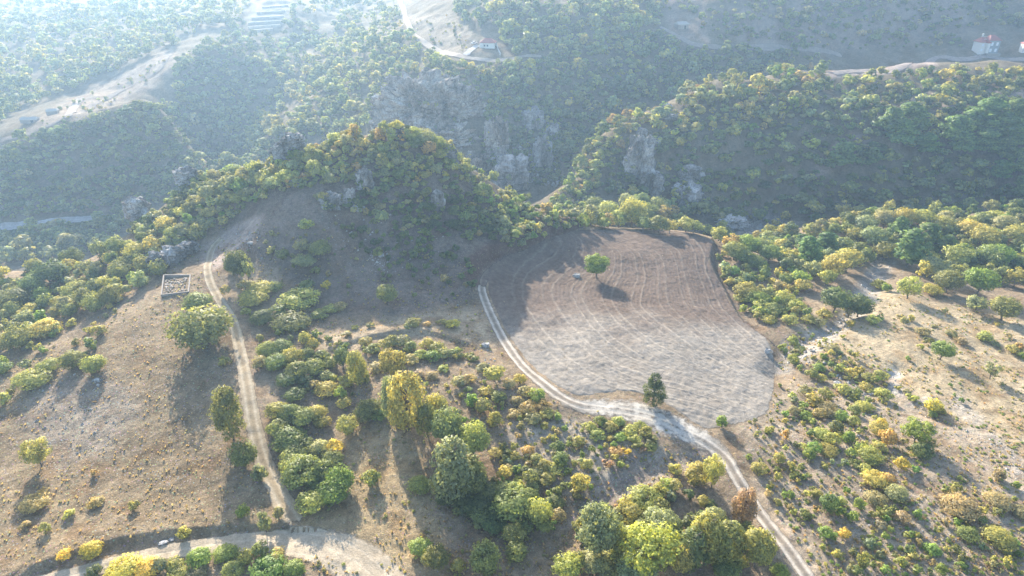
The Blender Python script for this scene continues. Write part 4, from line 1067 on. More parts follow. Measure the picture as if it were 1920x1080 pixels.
far_w = [p for p in mass if p['wpx'] < 24 or p['dep'] > 262]
near_w = [p for p in mass if not (p['wpx'] < 24 or p['dep'] > 262)]
def pick_far(p): return {'bush': rnd.choice((6, 7, 8)), 'tall': rnd.choice((4, 5)), 'pine': rnd.choice((9, 10))}.get(p['shape'], rnd.choice((0, 1, 2, 3)))
woodland = mass_object('woodland', far_w, LOW, pick_far)
if near_w:
    mass_object('undergrowth', near_w, MIDV, lambda p: rnd.choice((0, 1, 2)) if isb(p) else rnd.choice((3, 4, 5, 6, 7)))

# ------------------------------------------------------------------ rocks and cliffs
def rock_mesh(name, seed, detail, blocky=0.16, rough=0.10, freq=2.0, mat=None, crack=0.0, flat=0.0, zf=1.0):
    """a unit boulder (half sizes 1) broken into faces and cracks"""
    bm = bmesh.new()
    bmesh.ops.create_icosphere(bm, subdivisions=detail, radius=1.0)
    off = Vector((seed * 7.31, seed * 3.17, seed * 1.93))
    for v in bm.verts:
        p = v.co.copy()
        # squarer than a ball
        k = max(abs(p.x), abs(p.y), abs(p.z))
        p = p.lerp(p / k * 0.86, 0.45)
        q = Vector((p.x * freq, p.y * freq, p.z * freq * zf)) + off
        dist, pts = mnoise.voronoi(q)
        cell = mnoise.cell(pts[0] * 3.7 + off)
        n = mnoise.fractal(q * 1.7, 1.0, 2.0, 4)
        edge = max(0.0, 0.14 - (dist[1] - dist[0])) / 0.14
        d = blocky * cell + rough * n - 0.17 * edge
        if crack:
            d -= crack * max(0.0, mnoise.noise(Vector((q.x * 2.2, q.y * 2.2, q.z * 0.35))) - 0.12)
            d += crack * 0.6 * (round(p.z * 3.2 + 0.5 * mnoise.noise(q)) / 3.2 - p.z)
        v.co = p * (1 + d)
        if flat and v.co.z < -flat: v.co.z = -flat
    me = bpy.data.meshes.new(name)
    bm.to_mesh(me); bm.free()
    me.materials.append(mat or MAT_ROCK)
    return me

ROCKM = [rock_mesh('rock', 3 + i, 3, 0.18, 0.14, 1.5, MAT_PALE) for i in range(5)]
CRAGM = [rock_mesh('crag', 20 + i, 4, 0.22, 0.18, 2.0, crack=0.16, zf=1.2) for i in range(4)]
CLIFFM = [rock_mesh('cliff', 40 + i, 6, 0.20, 0.20, 2.4, MAT_CRAG, crack=0.12, zf=1.9) for i in range(3)]
SCREEM = [rock_mesh('scree', 60 + i, 4, 0.2, 0.2, 3.0, MAT_PALE) for i in range(2)]

ROCK_Y = {(745, 220): 383, (551, 268): 213, (528, 284): 211, (352, 331): 226, (262, 392): 214, (276, 414): 211, (252, 443): 208, (795, 200): 382, (862, 210): 380, (842, 268): 366, (880, 322): 352, (892, 128): 434, (846, 300): 213, (862, 326): 213, (743, 246): 213}
def rock(kind, px, py, w, h, label, cat, depth=0.7, sink=0.25, lean=0.0, group=None, aim=None, back=0.0, Y=None):
    """px, py: where its middle shows; w, h its size in photograph pixels"""
    by = py + h * 0.32
    x, y, z, dep = (a[0] for a in cast(px, by))
    if Y is None: Y = ROCK_Y.get((px, py))
    if Y is not None:
        x, y, z = pt(px, by, Y); dep = project(x, y, z)[2]
    y += back
    x = x * (1 + back / max(y, 1)) if back else x
    dep = dep + back * cp
    meshes = {'boulder': ROCKM, 'rock_outcrop': CRAGM, 'cliff': CLIFFM, 'scree_fan': SCREEM}[kind]
    me = meshes[rnd.randrange(len(meshes))]
    o = bpy.data.objects.new(kind, me)
    COL.objects.link(o)
    W = w * dep / FPX / 2; e = math.atan2(CAM_Z - z, math.hypot(x, y))
    hz = h * dep / FPX / 2
    D = W * depth
    Hh = max((hz ** 2 - (D * math.sin(e)) ** 2), (hz * 0.5) ** 2) ** 0.5 / math.cos(e) * 0.98
    o.scale = (W * 1.05, D, Hh)
    zc = CAM_Z + ray(px, py)[2] * (y / ray(px, py)[1])
    o.location = (x, y, zc - Hh * (sink - 0.25))
    o.rotation_euler = (rnd.uniform(-0.1, 0.1), lean, rnd.uniform(-0.25, 0.25))
    tag(o, label, cat, group)
    return o

CLIFF_OBJ = []
G_CLIFF = 'limestone cliffs above the gorge'
for a in (
 (745, 220, 84, 90, 'grey cliff buttress at the low end of the big limestone wall, behind the hilltop'),
 (795, 200, 132, 114, 'tallest stepped grey cliff wall with brown streaks, below the white hill house'),
 (862, 210, 86, 90, 'pale blocky cliff shoulder next to the tallest limestone wall, trees on its top'),
 (842, 268, 110, 74, 'bulging brownish cliff below the tallest wall, with a dark overhang under it'),
 (880, 322, 90, 80, 'lowest brown cliff face above the gorge, half hidden by the hill flank'),
 (931, 263, 42, 74, 'narrow pale rock pillar standing apart beside the bulging brown cliff'),
):
    CLIFF_OBJ.append(rock('cliff', *a, 'cliff', depth=0.75, group=G_CLIFF))
for a in (
 (958, 325, 70, 66, 'broken white-speckled crag at the foot of the gorge cliffs'),
 (1000, 225, 40, 44, 'shaded crag among trees right above the white rock streaks'),
 (1018, 292, 34, 66, 'long white rock rib running down the dark gorge slope'),
 (1035, 250, 26, 36, 'small pale rock rib high on the dark gorge slope'),
 (892, 128, 46, 26, 'bluish rock knob under the hill road bend'),
 (551, 268, 44, 36, 'sharp grey crag sticking out above the trees on the hill shoulder'),
 (528, 284, 34, 32, 'lower grey crag leaning against the sharp shoulder crag'),
 (352, 331, 42, 34, 'lone grey crag poking above the ridge towards the valley'),
 (262, 392, 42, 46, 'taller of two grey crags over the valley road'),
 (276, 414, 40, 38, 'lower and rounder of two grey crags over the valley road'),
 (622, 376, 40, 34, 'whitish crag in the middle of the shaded hill, widest of its cluster'),
 (657, 372, 24, 36, 'upright crag beside the whitish crag on the shaded hill'),
 (686, 340, 30, 48, 'tall steep crag above the whitish crag on the shaded hill'),
 (674, 388, 20, 18, 'small low crag at the foot of the hill crag cluster'),
 (822, 377, 24, 40, 'single upright grey crag in the bushes of the shaded hill flank'),
 (846, 300, 26, 50, 'grey rock edge along the crest at the far end of the hilltop'),
 (862, 326, 24, 40, 'lower end of the grey rock edge on the hill crest'),
 (743, 246, 34, 18, 'flat rocks beside the yellow tree on the hilltop'),
 (560, 343, 30, 16, 'low ledge of rock on the hill shoulder under bushes'),
 (298, 492, 40, 38, 'bluish jagged outcrop above the roofless foundation, lower end'),
 (326, 478, 44, 34, 'bluish jagged outcrop above the roofless foundation, middle part'),
 (356, 464, 34, 24, 'bluish jagged outcrop by the track end, upper part'),
 (1197, 300, 54, 84, 'brown and white cliff at the end of the wooded ridge across the gorge'),
 (1222, 345, 40, 54, 'shaded rock face below the ridge-end cliff across the gorge'),
 (1202, 252, 20, 28, 'white rock tooth on top of the ridge-end cliff'),
 (1292, 326, 44, 34, 'white-topped crag in the dark bushes across the gorge'),
 (1288, 366, 56, 46, 'wide broken crag low on the dark slope across the gorge'),
 (1226, 268, 24, 22, 'small pale rocks beside the white rock tooth'),
 (1254, 217, 34, 14, 'flat grey slab among the sunlit ridge trees'),
 (1250, 202, 18, 18, 'small grey knob above the flat slab on the ridge'),
):
    CLIFF_OBJ.append(rock('rock_outcrop', *a, 'rock outcrop', depth=0.8))
rock('scree_fan', 1372, 416, 54, 34, 'white bare scree patch in the shaded gorge beyond the field', 'scree', depth=1.0, sink=0.5)
for a in (
 (1081, 516, 17, 13, 'grey boulder on the ploughed field near the lone round tree'),
 (910, 646, 19, 13, 'grey boulder in dry grass beside the pale wheel track'),
 (1438, 658, 14, 18, 'grey boulder at the rim of the ploughed field'),
 (1050, 341, 20, 12, 'flat pale boulder at the bottom of the dark gorge'),
 (183, 712, 14, 12, 'pale round stone in the shadow below the yellow-green bush'),
 (185, 722, 8, 8, 'small stone just below the pale round stone'),
 (252, 443, 18, 14, 'rock half hidden by trees under the ridge crags'),
 (306, 1017, 20, 7, 'heap of whitish stones on the bank above the dirt road'),
 (322, 1011, 13, 6, 'smaller whitish stone pile next to the bush above the dirt road'),
 (1569, 717, 16, 7, 'flat white slab lying in the scrub slope'),
 (1633, 738, 12, 9, 'pale slab at the edge of the meadow scrub'),
 (1587, 778, 12, 5, 'small white slab between bushes on the scrub slope'),
 (1608, 818, 8, 11, 'bright white block lying among the scrub bushes'),
 (1524, 658, 10, 7, 'grey stone in the stony stream bed, upper one'),
 (1510, 668, 9, 7, 'grey stone in the stony stream bed, lower one'),
 (1545, 680, 9, 6, 'pale stone at the meadow edge of the stream bed'),
 (1657, 959, 10, 6, 'whitish stone in the washed-out gully among bushes'),
 (1630, 985, 9, 6, 'grey stone below the washed-out gully'),
 (1697, 1058, 9, 5, 'white stone lying on bare ground low on the scrub slope'),
 (1430, 400, 14, 8, 'single pale boulder in the gorge beside the scree'),
 (1476, 430, 12, 7, 'pale boulder in the gorge bed before the wood'),
 (858, 572, 6, 5, 'pebble-sized pale stone by the shaded track'),
 (658, 437, 8, 5, 'pale stone on the bare shaded hill slope'),
 (715, 478, 14, 9, 'cluster stone on the bare shaded hill slope'),
 (491, 484, 8, 5, 'white stone on bare ground by the two slender trees'),
 (470, 455, 14, 8, 'dark stones at the upper end of the track'),
 (870, 706, 8, 5, 'stone in the dry scrub beside the field track'),
):
    rock('boulder', a[0], a[1], a[2] * 0.8, a[3] * 0.75, a[4], 'boulder', depth=0.8, sink=0.5)

# bushes rooted in the joints and on the ledges of the rocks
from mathutils.bvhtree import BVHTree
bpy.context.view_layer.update()
_v, _f = [], []
for o in CLIFF_OBJ:
    mw = o.matrix_world; b = len(_v)
    _v += [mw @ q.co for q in o.data.vertices]
    _f += [tuple(b + i for i in q.vertices) for q in o.data.polygons]
_tree = BVHTree.FromPolygons(_v, _f)
LEDGE = []
g_ = random.Random(41)
for k in range(420):
    px_, py_ = g_.choice([(g_.uniform(715, 910), g_.uniform(155, 330)), (g_.uniform(900, 1040), g_.uniform(200, 350)), (g_.uniform(1170, 1320), g_.uniform(235, 390)), (g_.uniform(600, 700), g_.uniform(330, 400))])
    dv = Vector(ray(px_, py_)).normalized()
    hit = _tree.ray_cast(Vector((0, 0, CAM_Z)), dv)
    if hit[0] is None: continue
    n_up = hit[1].z
    if n_up < 0.15 and g_.random() < 0.6: continue
    if mnoise.noise(hit[0] * 0.12) < -0.05: continue
    wv = g_.uniform(0.9, 3.2)
    LEDGE.append(dict(loc=tuple(hit[0] + dv * 0.25 - Vector((0, 0, 0.35 * wv))), W=wv, Hh=wv * g_.uniform(0.7, 1.1), code=g_.choice('gddkly'), shape='bush'))
if LEDGE: mass_object('ledge_bushes', LEDGE, LOW, pick_far)

# loose stones, far too many to count
def loose_stones():
    g = np.random.default_rng(77)
    spots = []
    def area(poly, n, a, b):
        poly = np.array(poly, float); lo, hi = poly.min(0), poly.max(0)
        px = g.uniform(lo[0], hi[0], n * 4); py = g.uniform(lo[1], hi[1], n * 4)
        m = poly_sd(px, py, poly) > 0
        px, py = px[m][:n], py[m][:n]
        x, y, z, d = cast(px, py)
        for i in range(len(px)): spots.append((x[i], y[i], z[i], g.uniform(a, b) ** 1.0 * g.choice([0.6, 1, 1, 1.7])))
    area([(690, 470), (740, 470), (730, 500), (700, 500)], 40, 0.15, 0.4)
    area([(600, 400), (860, 400), (860, 480), (700, 520), (600, 470)], 120, 0.1, 0.35)
    area([(440, 440), (500, 425), (480, 470), (440, 480)], 60, 0.15, 0.45)
    area([(1470, 650), (1560, 610), (1640, 500), (1670, 500), (1600, 600), (1520, 680), (1470, 700)], 260, 0.12, 0.45)
    area([(1540, 660), (1620, 700), (1690, 760), (1640, 760), (1560, 700)], 160, 0.1, 0.35)
    area([(1660, 700), (1690, 700), (1690, 745), (1660, 740)], 80, 0.1, 0.3)
    area([(1400, 800), (1560, 760), (1900, 900), (1900, 1070), (1560, 1070)], 260, 0.06, 0.24)
    area([(1700, 760), (1900, 840), (1910, 900), (1800, 820)], 140, 0.08, 0.25)
    area([(60, 700), (200, 690), (260, 760), (200, 850), (60, 880)], 300, 0.08, 0.25)
    area([(950, 800), (1080, 790), (1080, 930), (950, 900)], 120, 0.06, 0.22)
    area([(850, 640), (930, 660), (990, 740), (900, 740)], 120, 0.06, 0.25)
    area([(1350, 395), (1500, 420), (1480, 440), (1370, 435)], 200, 0.3, 1.0)
    area([(960, 250), (1040, 260), (1050, 350), (960, 350)], 200, 0.3, 1.2)
    V, F = [], []
    for x, y, z, r in spots:
        b = len(V)
        for (dx, dy, dz) in ((1, 0, 0), (-0.3, 0.9, 0), (-0.4, -0.8, 0), (0.1, 0.1, 0.9), (0.5, 0.6, 0.3), (0, 0, -0.6)):
            V.append((x + r * dx * g.uniform(.7, 1.2), y + r * dy * g.uniform(.7, 1.2), z + r * dz * g.uniform(.6, 1.0)))
        F += [(b, b + 4, b + 3), (b + 4, b + 1, b + 3), (b + 1, b + 2, b + 3), (b + 2, b, b + 3), (b, b + 5, b + 4), (b + 4, b + 5, b + 1), (b + 1, b + 5, b + 2), (b + 2, b + 5, b)]
    o = mesh_obj('loose_stones', V, F, MAT_PALE)
    tag(o, kind='stuff')
loose_stones()

# dry tufts and dwarf scrub over the open ground
def tuft_meshes():
    out = []
    for i in range(3):
        g = np.random.default_rng(500 + i)
        V, A = [], []
        for k in range(16):
            a = g.uniform(0, 6.283); r = g.uniform(0.1, 0.5); h = g.uniform(0.5, 1.0); w = 0.10
            b = np.array([math.cos(a) * r * 0.4, math.sin(a) * r * 0.4, 0]); t = np.array([math.cos(a) * r, math.sin(a) * r, h])
            s = np.array([-math.sin(a), math.cos(a), 0]) * w
            V += [b - s, b + s, t + s * 0.6, t - s * 0.6]; A += [g.uniform(0.2, 0.8)] * 4
        o = fast_mesh('tuft', V, np.arange(len(V)).reshape(-1, 4), MAT_LEAF, smooth=False)
        point_attr(o, 'var', A); me = o.data; bpy.data.objects.remove(o); out.append(me)
    return out
TUFTS = []
def tufts(poly, n, size, codes, seed, clump=True):
    g = np.random.default_rng(seed)
    poly = np.array(poly, float); lo, hi = poly.min(0), poly.max(0)
    px = g.uniform(lo[0], hi[0], n * 3); py = g.uniform(lo[1], hi[1], n * 3)
    m = poly_sd(px, py, poly) > 0
    px, py = px[m], py[m]
    x, y, z, d = cast(px, py)
    keepm = (poly_sd(x, y, FW) < -0.3) & (y < 262)
    for L in (L_low, L_track, L_field):
        dd, _ = line_sd(x, y, L); keepm &= dd > 1.5
    if clump: keepm &= fbm(x / 7, y / 7, seed, 3) > g.uniform(-0.5, 0.5, len(x))
    k = 0
    for i in np.nonzero(keepm)[0]:
        s = g.uniform(*size)
        TUFTS.append(dict(loc=(x[i], y[i], z[i]), W=s, Hh=s * g.uniform(0.4, 0.8), code=codes[int(g.integers(len(codes)))], shape='bush'))
        k += 1
        if k >= n: break
tufts([(0, 700), (200, 600), (330, 560), (430, 640), (470, 800), (560, 990), (300, 1005), (0, 1070)], 1100, (0.2, 0.6), 'sssss', 901)
tufts([(480, 560), (900, 560), (1000, 740), (1240, 800), (1330, 860), (1100, 1080), (560, 1080), (520, 800)], 2200, (0.2, 0.65), 'ssssby', 902)
tufts([(1400, 800), (1500, 600), (1640, 540), (1920, 580), (1920, 1080), (1520, 1080)], 3200, (0.2, 0.75), 'sssbyv', 903)
tufts([(0, 500), (330, 440), (500, 400), (900, 500), (880, 580), (480, 560), (200, 620), (0, 700)], 1400, (0.25, 0.7), 'ssbg', 904)
TINT['s'] = (0.31, 0.25, 0.165)
mass_object('dry_grass', TUFTS, tuft_meshes() + CROWN[('bush', 1)][:2], lambda p: rnd.choice((0, 1, 2)) if p['code'] in 's' else rnd.choice((3, 4)))

# ------------------------------------------------------------------ plain materials of the built things
def plain(name, col, rough=0.8, vary=0.25, scale=2.0):
    m, nt, out = new_mat(name)
    n = noise_tex(nt, scale, 5, 0.6)
    r = ramp(nt, n.outputs['Fac'], [(0.3, tuple(c * (1 - vary) for c in col)), (0.7, tuple(min(c * (1 + vary), 0.9) for c in col))])
    b = bsdf(nt, out, r.outputs[0], rough, 0.3)
    bump(nt, b, n.outputs['Fac'], 0.3, 0.03)
    return m
M_WHITE = plain('white_render', (0.62, 0.61, 0.58), 0.7, 0.08)
M_TEAL = plain('grey_render', (0.24, 0.275, 0.30), 0.7, 0.1)
M_ROOF = plain('red_roof_tiles', (0.30, 0.10, 0.085), 0.7, 0.25, 3)
M_GLASS = plain('window_glass', (0.06, 0.08, 0.10), 0.1, 0.1)
M_SHUT = plain('pale_panes', (0.62, 0.66, 0.70), 0.3, 0.1)
M_CONC = plain('concrete', (0.26, 0.232, 0.205), 0.9, 0.25)
M_RUB = plain('rubble_stone', (0.38, 0.33, 0.28), 0.9, 0.35)
M_BLACK = plain('tyre_rubber', (0.03, 0.03, 0.03), 0.9, 0.1)
M_BRICK = plain('stone_blocks', (0.36, 0.33, 0.29), 0.9, 0.3)
M_METAL = plain('pale_metal', (0.34, 0.32, 0.29), 0.8, 0.05)

def box(V, F, c, s, rz=0.0, taper=1.0):
    b = len(V)
    cx, cy, cz = c; sx, sy, sz = s[0] / 2, s[1] / 2, s[2] / 2
    for dz in (-1, 1):
        k = taper if dz > 0 else 1.0
        for dx, dy in ((-1, -1), (1, -1), (1, 1), (-1, 1)):
            x, y = dx * sx * k, dy * sy * k
            V.append((cx + x * math.cos(rz) - y * math.sin(rz), cy + x * math.sin(rz) + y * math.cos(rz), cz + dz * sz))
    F += [(b + 3, b + 2, b + 1, b), (b + 4, b + 5, b + 6, b + 7), (b, b + 1, b + 5, b + 4), (b + 1, b + 2, b + 6, b + 5), (b + 2, b + 3, b + 7, b + 6), (b + 3, b, b + 4, b + 7)]

def part_box(name, c, s, mat, parent, rz=0.0, taper=1.0):
    V, F = [], []
    box(V, F, c, s, rz, taper)
    return mesh_obj(name, V, F, mat, parent)

def hip_roof(name, c, w, d, h, over, mat, parent, ridge=0.35):
    x, y, z = c
    a, b = w / 2 + over, d / 2 + over
    r = a * ridge
    t = 0.18
    V = [(x - a, y - b, z), (x + a, y - b, z), (x + a, y + b, z), (x - a, y + b, z), (x - r, y, z + h), (x + r, y, z + h),
         (x - a, y - b, z - t), (x + a, y - b, z - t), (x + a, y + b, z - t), (x - a, y + b, z - t)]
    F = [(0, 1, 5, 4), (1, 2, 5), (2, 3, 4, 5), (3, 0, 4), (6, 7, 1, 0), (7, 8, 2, 1), (8, 9, 3, 2), (9, 6, 0, 3), (9, 8, 7, 6)]
    return mesh_obj(name, V, F, mat, parent)

def window(x, y, z, w, h, parent, pane=M_GLASS, face=-1):
    f = part_box('window', (x, y, z), (w, 0.12, h), M_WHITE, parent)
    part_box('pane', (x, y + 0.075 * face, z), (w - 0.24, 0.04, h - 0.24), pane, f)
    return f

def site(px, py):
    x, y, z, d = (a[0] for a in cast(px, py))
    return x, y, z, d

# white house by the hill road
x, y, z, d = site(915, 88)
hs = empty('house', (x, y, z - 0.6), -0.12)
tag(hs, 'small white house with red hip roof above the hill road bend', 'house')
part_box('wall', (0, 0, 1.9), (9.4, 7, 3.4), M_WHITE, hs)
part_box('plinth', (0, 0, -0.9), (9.6, 7.2, 2.2), M_CONC, hs)
hip_roof('roof', (0, 0, 3.65), 9.4, 7, 2.3, 0.5, M_ROOF, hs)
part_box('porch', (-3.6, -4.3, 1.5), (1.8, 1.6, 2.8), M_WHITE, hs)
for wx in (-1.6, 0.2): window(wx, -3.53, 1.9, 1.3, 1.4, hs)
# garden wall and a car on the drive
x2, y2, z2, _ = site(938, 104); x1, y1, z1, _ = site(930, 84)
w = empty('garden_wall', (x1, y1, z1)); tag(w, 'thin pale garden wall running downhill beside the white house', 'wall')
n = 8
for k in range(n):
    f0 = k / n; f1 = (k + 1) / n
    cx, cy = (x2 - x1) * (f0 + f1) / 2, (y2 - y1) * (f0 + f1) / 2
    L = math.hypot(x2 - x1, y2 - y1) / n
    zz = float(H(x1 + cx, y1 + cy)) - z1
    part_box('panel', (cx, cy, zz + 0.5), (L - 0.06, 0.3, 1.5), M_WHITE, w, math.atan2(y2 - y1, x2 - x1))
x, y, z, _ = site(889, 84)
car = empty('parked_car', (x, y, z + 0.55), 0.9); tag(car, 'small white car parked on the drive of the white house', 'car')
V, F = [], []
box(V, F, (0, 0, 0.65), (4.2, 1.75, 0.7)); mesh_obj('body', V, F, M_WHITE, car)
part_box('cabin', (-0.2, 0, 1.28), (2.4, 1.6, 0.56), M_GLASS, car, taper=0.78)
part_box('roof_panel', (-0.2, 0, 1.58), (1.8, 1.25, 0.05), M_WHITE, car)
for sx in (-1.3, 1.3):
    for sy in (-0.8, 0.8):
        V, F = [], []
        tube(V, F, (sx, sy - 0.12, 0.32), (sx, sy + 0.12, 0.32), 0.33, 0.33, 10)
        b = len(V); F.append(tuple(range(9, -1, -1))); F.append(tuple(range(10, 20)))
        mesh_obj('wheel', V, F, M_BLACK, car)

# two-storey villa on the ridge
x, y, z, d = site(1846, 98)
k_ = d / FPX
vl = empty('villa', (x, y, z - 0.5), 0.10)
vl.scale = (0.88, 1.0, 1.3)
tag(vl, 'two-storey grey villa with several red hip roofs on the wooded ridge', 'house')
part_box('wall', (2.6, 0, 3.1), (8.8, 8.0, 7.2), M_TEAL, vl)
part_box('side_wing', (-4.6, 1.0, 2.7), (5.6, 7.0, 6.0), M_WHITE, vl)
hip_roof('roof', (2.6, 0, 6.75), 8.8, 8.0, 2.3, 0.55, M_ROOF, vl, 0.3)
hip_roof('roof', (-4.6, 1.0, 5.75), 5.6, 7.0, 2.2, 0.5, M_ROOF, vl, 0.2)
part_box('stair_tower', (-1.9, -3.2, 2.6), (2.0, 2.2, 5.8), M_WHITE, vl)
hip_roof('roof', (-1.9, -3.2, 5.55), 2.0, 2.2, 1.3, 0.35, M_ROOF, vl, 0.1)
part_box('terrace', (2.6, -4.9, -0.4), (11, 3.2, 1.6), M_CONC, vl)
for wx in (0.6, 4.8):
    for wz in (1.8, 4.9): window(wx, -4.03, wz, 1.9, 1.7, vl, M_SHUT)
for wz in (1.8, 4.4): window(-5.4, -2.53, wz, 1.6, 1.4, vl, M_SHUT)
part_box('chimney', (-3.2, 2.6, 8.4), (0.8, 0.8, 2.2), M_WHITE, vl)
part_box('roof_panel', (-3.4, -0.9, 7.05), (2.0, 1.2, 0.08), M_WHITE, vl)
part_box('water_heater', (-2.4, 1.2, 8.0), (2.2, 1.1, 0.5), M_METAL, vl)
# white building cut by the frame
x, y, z, d = site(1928, 96)
wb = empty('house', (x, y, z - 0.4), -0.2)
tag(wb, 'bright white house with red roof further along the ridge than the villa', 'house')
part_box('wall', (0, 0, 2.4), (9, 7, 5.6), M_WHITE, wb)
hip_roof('roof', (0, 0, 5.25), 9, 7, 2.0, 0.5, M_ROOF, wb)
part_box('gable_wall', (-4.9, -1.0, 2.2), (0.5, 5.0, 5.2), M_WHITE, wb)
for wx in (-2, 1.6): window(wx, -3.53, 2.8, 1.5, 1.5, wb)
# grey hut on the far side
x, y, z, d = site(1277, 53)
ht = empty('hut', (x, y, z - 0.3), 0.3)
tag(ht, 'small hut with pale pitched roof on bare ground across the valley', 'hut')
part_box('wall', (0, 0, 1.5), (8, 5.5, 3.2), M_CONC, ht)
hip_roof('roof', (0, 0, 3.15), 8, 5.5, 1.6, 0.4, M_METAL, ht, 0.8)
part_box('door', (1.4, -2.79, 1.2), (1.1, 0.1, 2.2), M_BLACK, ht)
# farm sheds below the far clearing
x, y, z, d = site(57, 229)
sh_ = empty('shed', (x, y, z - 0.3), 0.15)
tag(sh_, 'long pale farm shed at the low end of the hazy clearing', 'shed')
part_box('wall', (0, 0, 1.1), (9, 4, 2.2), M_CONC, sh_)
hip_roof('roof', (0, 0, 2.25), 9, 4, 1.3, 0.4, M_METAL, sh_, 0.85)
part_box('door', (2.0, -2.04, 0.9), (1.6, 0.1, 1.8), M_GLASS, sh_)
x, y, z, d = site(100, 214)
sh2 = empty('shed', (x, y, z - 0.3), 0.25)
tag(sh2, 'smaller farm shed beside the lane on the hazy clearing', 'shed')
part_box('wall', (0, 0, 1.3), (6, 4, 2.6), M_CONC, sh2)
hip_roof('roof', (0, 0, 2.65), 6, 4, 1.0, 0.3, M_METAL, sh2, 0.8)
x, y, z, d = site(35, 329)
sh3 = empty('hut', (x, y, z - 0.2), 0.1)
tag(sh3, 'tiny pale-roofed hut among trees above the valley road', 'hut')
part_box('wall', (0, 0, 1.3), (5, 4, 2.6), M_CONC, sh3)
hip_roof('roof', (0, 0, 2.65), 5, 4, 0.9, 0.3, M_METAL, sh3, 0.8)

# terraces
for k, (ly, xa, xb) in enumerate(((14, 492, 540), (24, 482, 535), (34, 472, 532), (43, 466, 530), (51, 466, 526), (58, 470, 512))):
    xs = np.linspace(xa, xb, 8)
    X_, Y_, Z_, D_ = cast(xs, np.linspace(ly + 2, ly - 2, 8))
    V, F = [], []
    for i in range(7):
        L = math.hypot(X_[i + 1] - X_[i], Y_[i + 1] - Y_[i])
        box(V, F, ((X_[i] + X_[i + 1]) / 2, (Y_[i] + Y_[i + 1]) / 2, (Z_[i] + Z_[i + 1]) / 2 + 0.4), (L * 1.02, 1.6, 2.2), math.atan2(Y_[i + 1] - Y_[i], X_[i + 1] - X_[i]))
    o = mesh_obj('terrace_wall', V, F, M_BRICK)
    tag(o, ('topmost', 'second from the top', 'third from the top', 'fourth from the top', 'second lowest', 'lowest')[k] + ' of the pale terrace walls on the hazy far slope', 'terrace wall', 'terrace walls on the far slope')

# roofless foundation on the ridge
cn = [site(*q) for q in ((309, 523), (304, 557), (354, 549), (357, 517))]   # back left, front left, front right, back right
zt = max(c[2] for c in cn) + 0.35
fx, fy = sum(c[0] for c in cn) / 4, sum(c[1] for c in cn) / 4
fd = empty('roofless_foundation', (fx, fy, zt - 1.0))
tag(fd, 'roofless rectangular foundation of pale concrete walls with rubble inside, beside the track', 'foundation')
for a, b in ((0, 1), (1, 2), (2, 3), (3, 0)):
    (xa, ya, za, _), (xb, yb, zb, _) = cn[a], cn[b]
    L = math.hypot(xb - xa, yb - ya); zlow = min(za, zb) - 0.5
    hh = zt - zlow
    end = 0.42 if a in (0, 2) else -0.44
    part_box('wall', ((xa + xb) / 2 - fx, (ya + yb) / 2 - fy, zlow + hh / 2 - (zt - 1.0) + 0.003 * a), (L + (0.34 if a in (0, 2) else -0.36), 0.34, hh), M_CONC, fd, math.atan2(yb - ya, xb - xa))
g_ = random.Random(9)
V, F = [], []
for k in range(90):
    u, v = g_.random() ** 1.6 * 0.8 + 0.08, g_.uniform(0.12, 0.9)
    px_ = (cn[0][0] * (1 - v) + cn[1][0] * v) * (1 - u) + (cn[3][0] * (1 - v) + cn[2][0] * v) * u
    py_ = (cn[0][1] * (1 - v) + cn[1][1] * v) * (1 - u) + (cn[3][1] * (1 - v) + cn[2][1] * v) * u
    s = g_.uniform(0.2, 0.55)
    box(V, F, (px_ - fx, py_ - fy, float(H(px_, py_)) - (zt - 1.0) + 0.15 + g_.uniform(0, 0.25) * (1 - u)), (s, s * g_.uniform(.6, 1), s * g_.uniform(.5, .8)), g_.uniform(0, 3), 0.8)
ru = mesh_obj('rubble', V, F, M_RUB, fd); ru['kind'] = 'stuff'

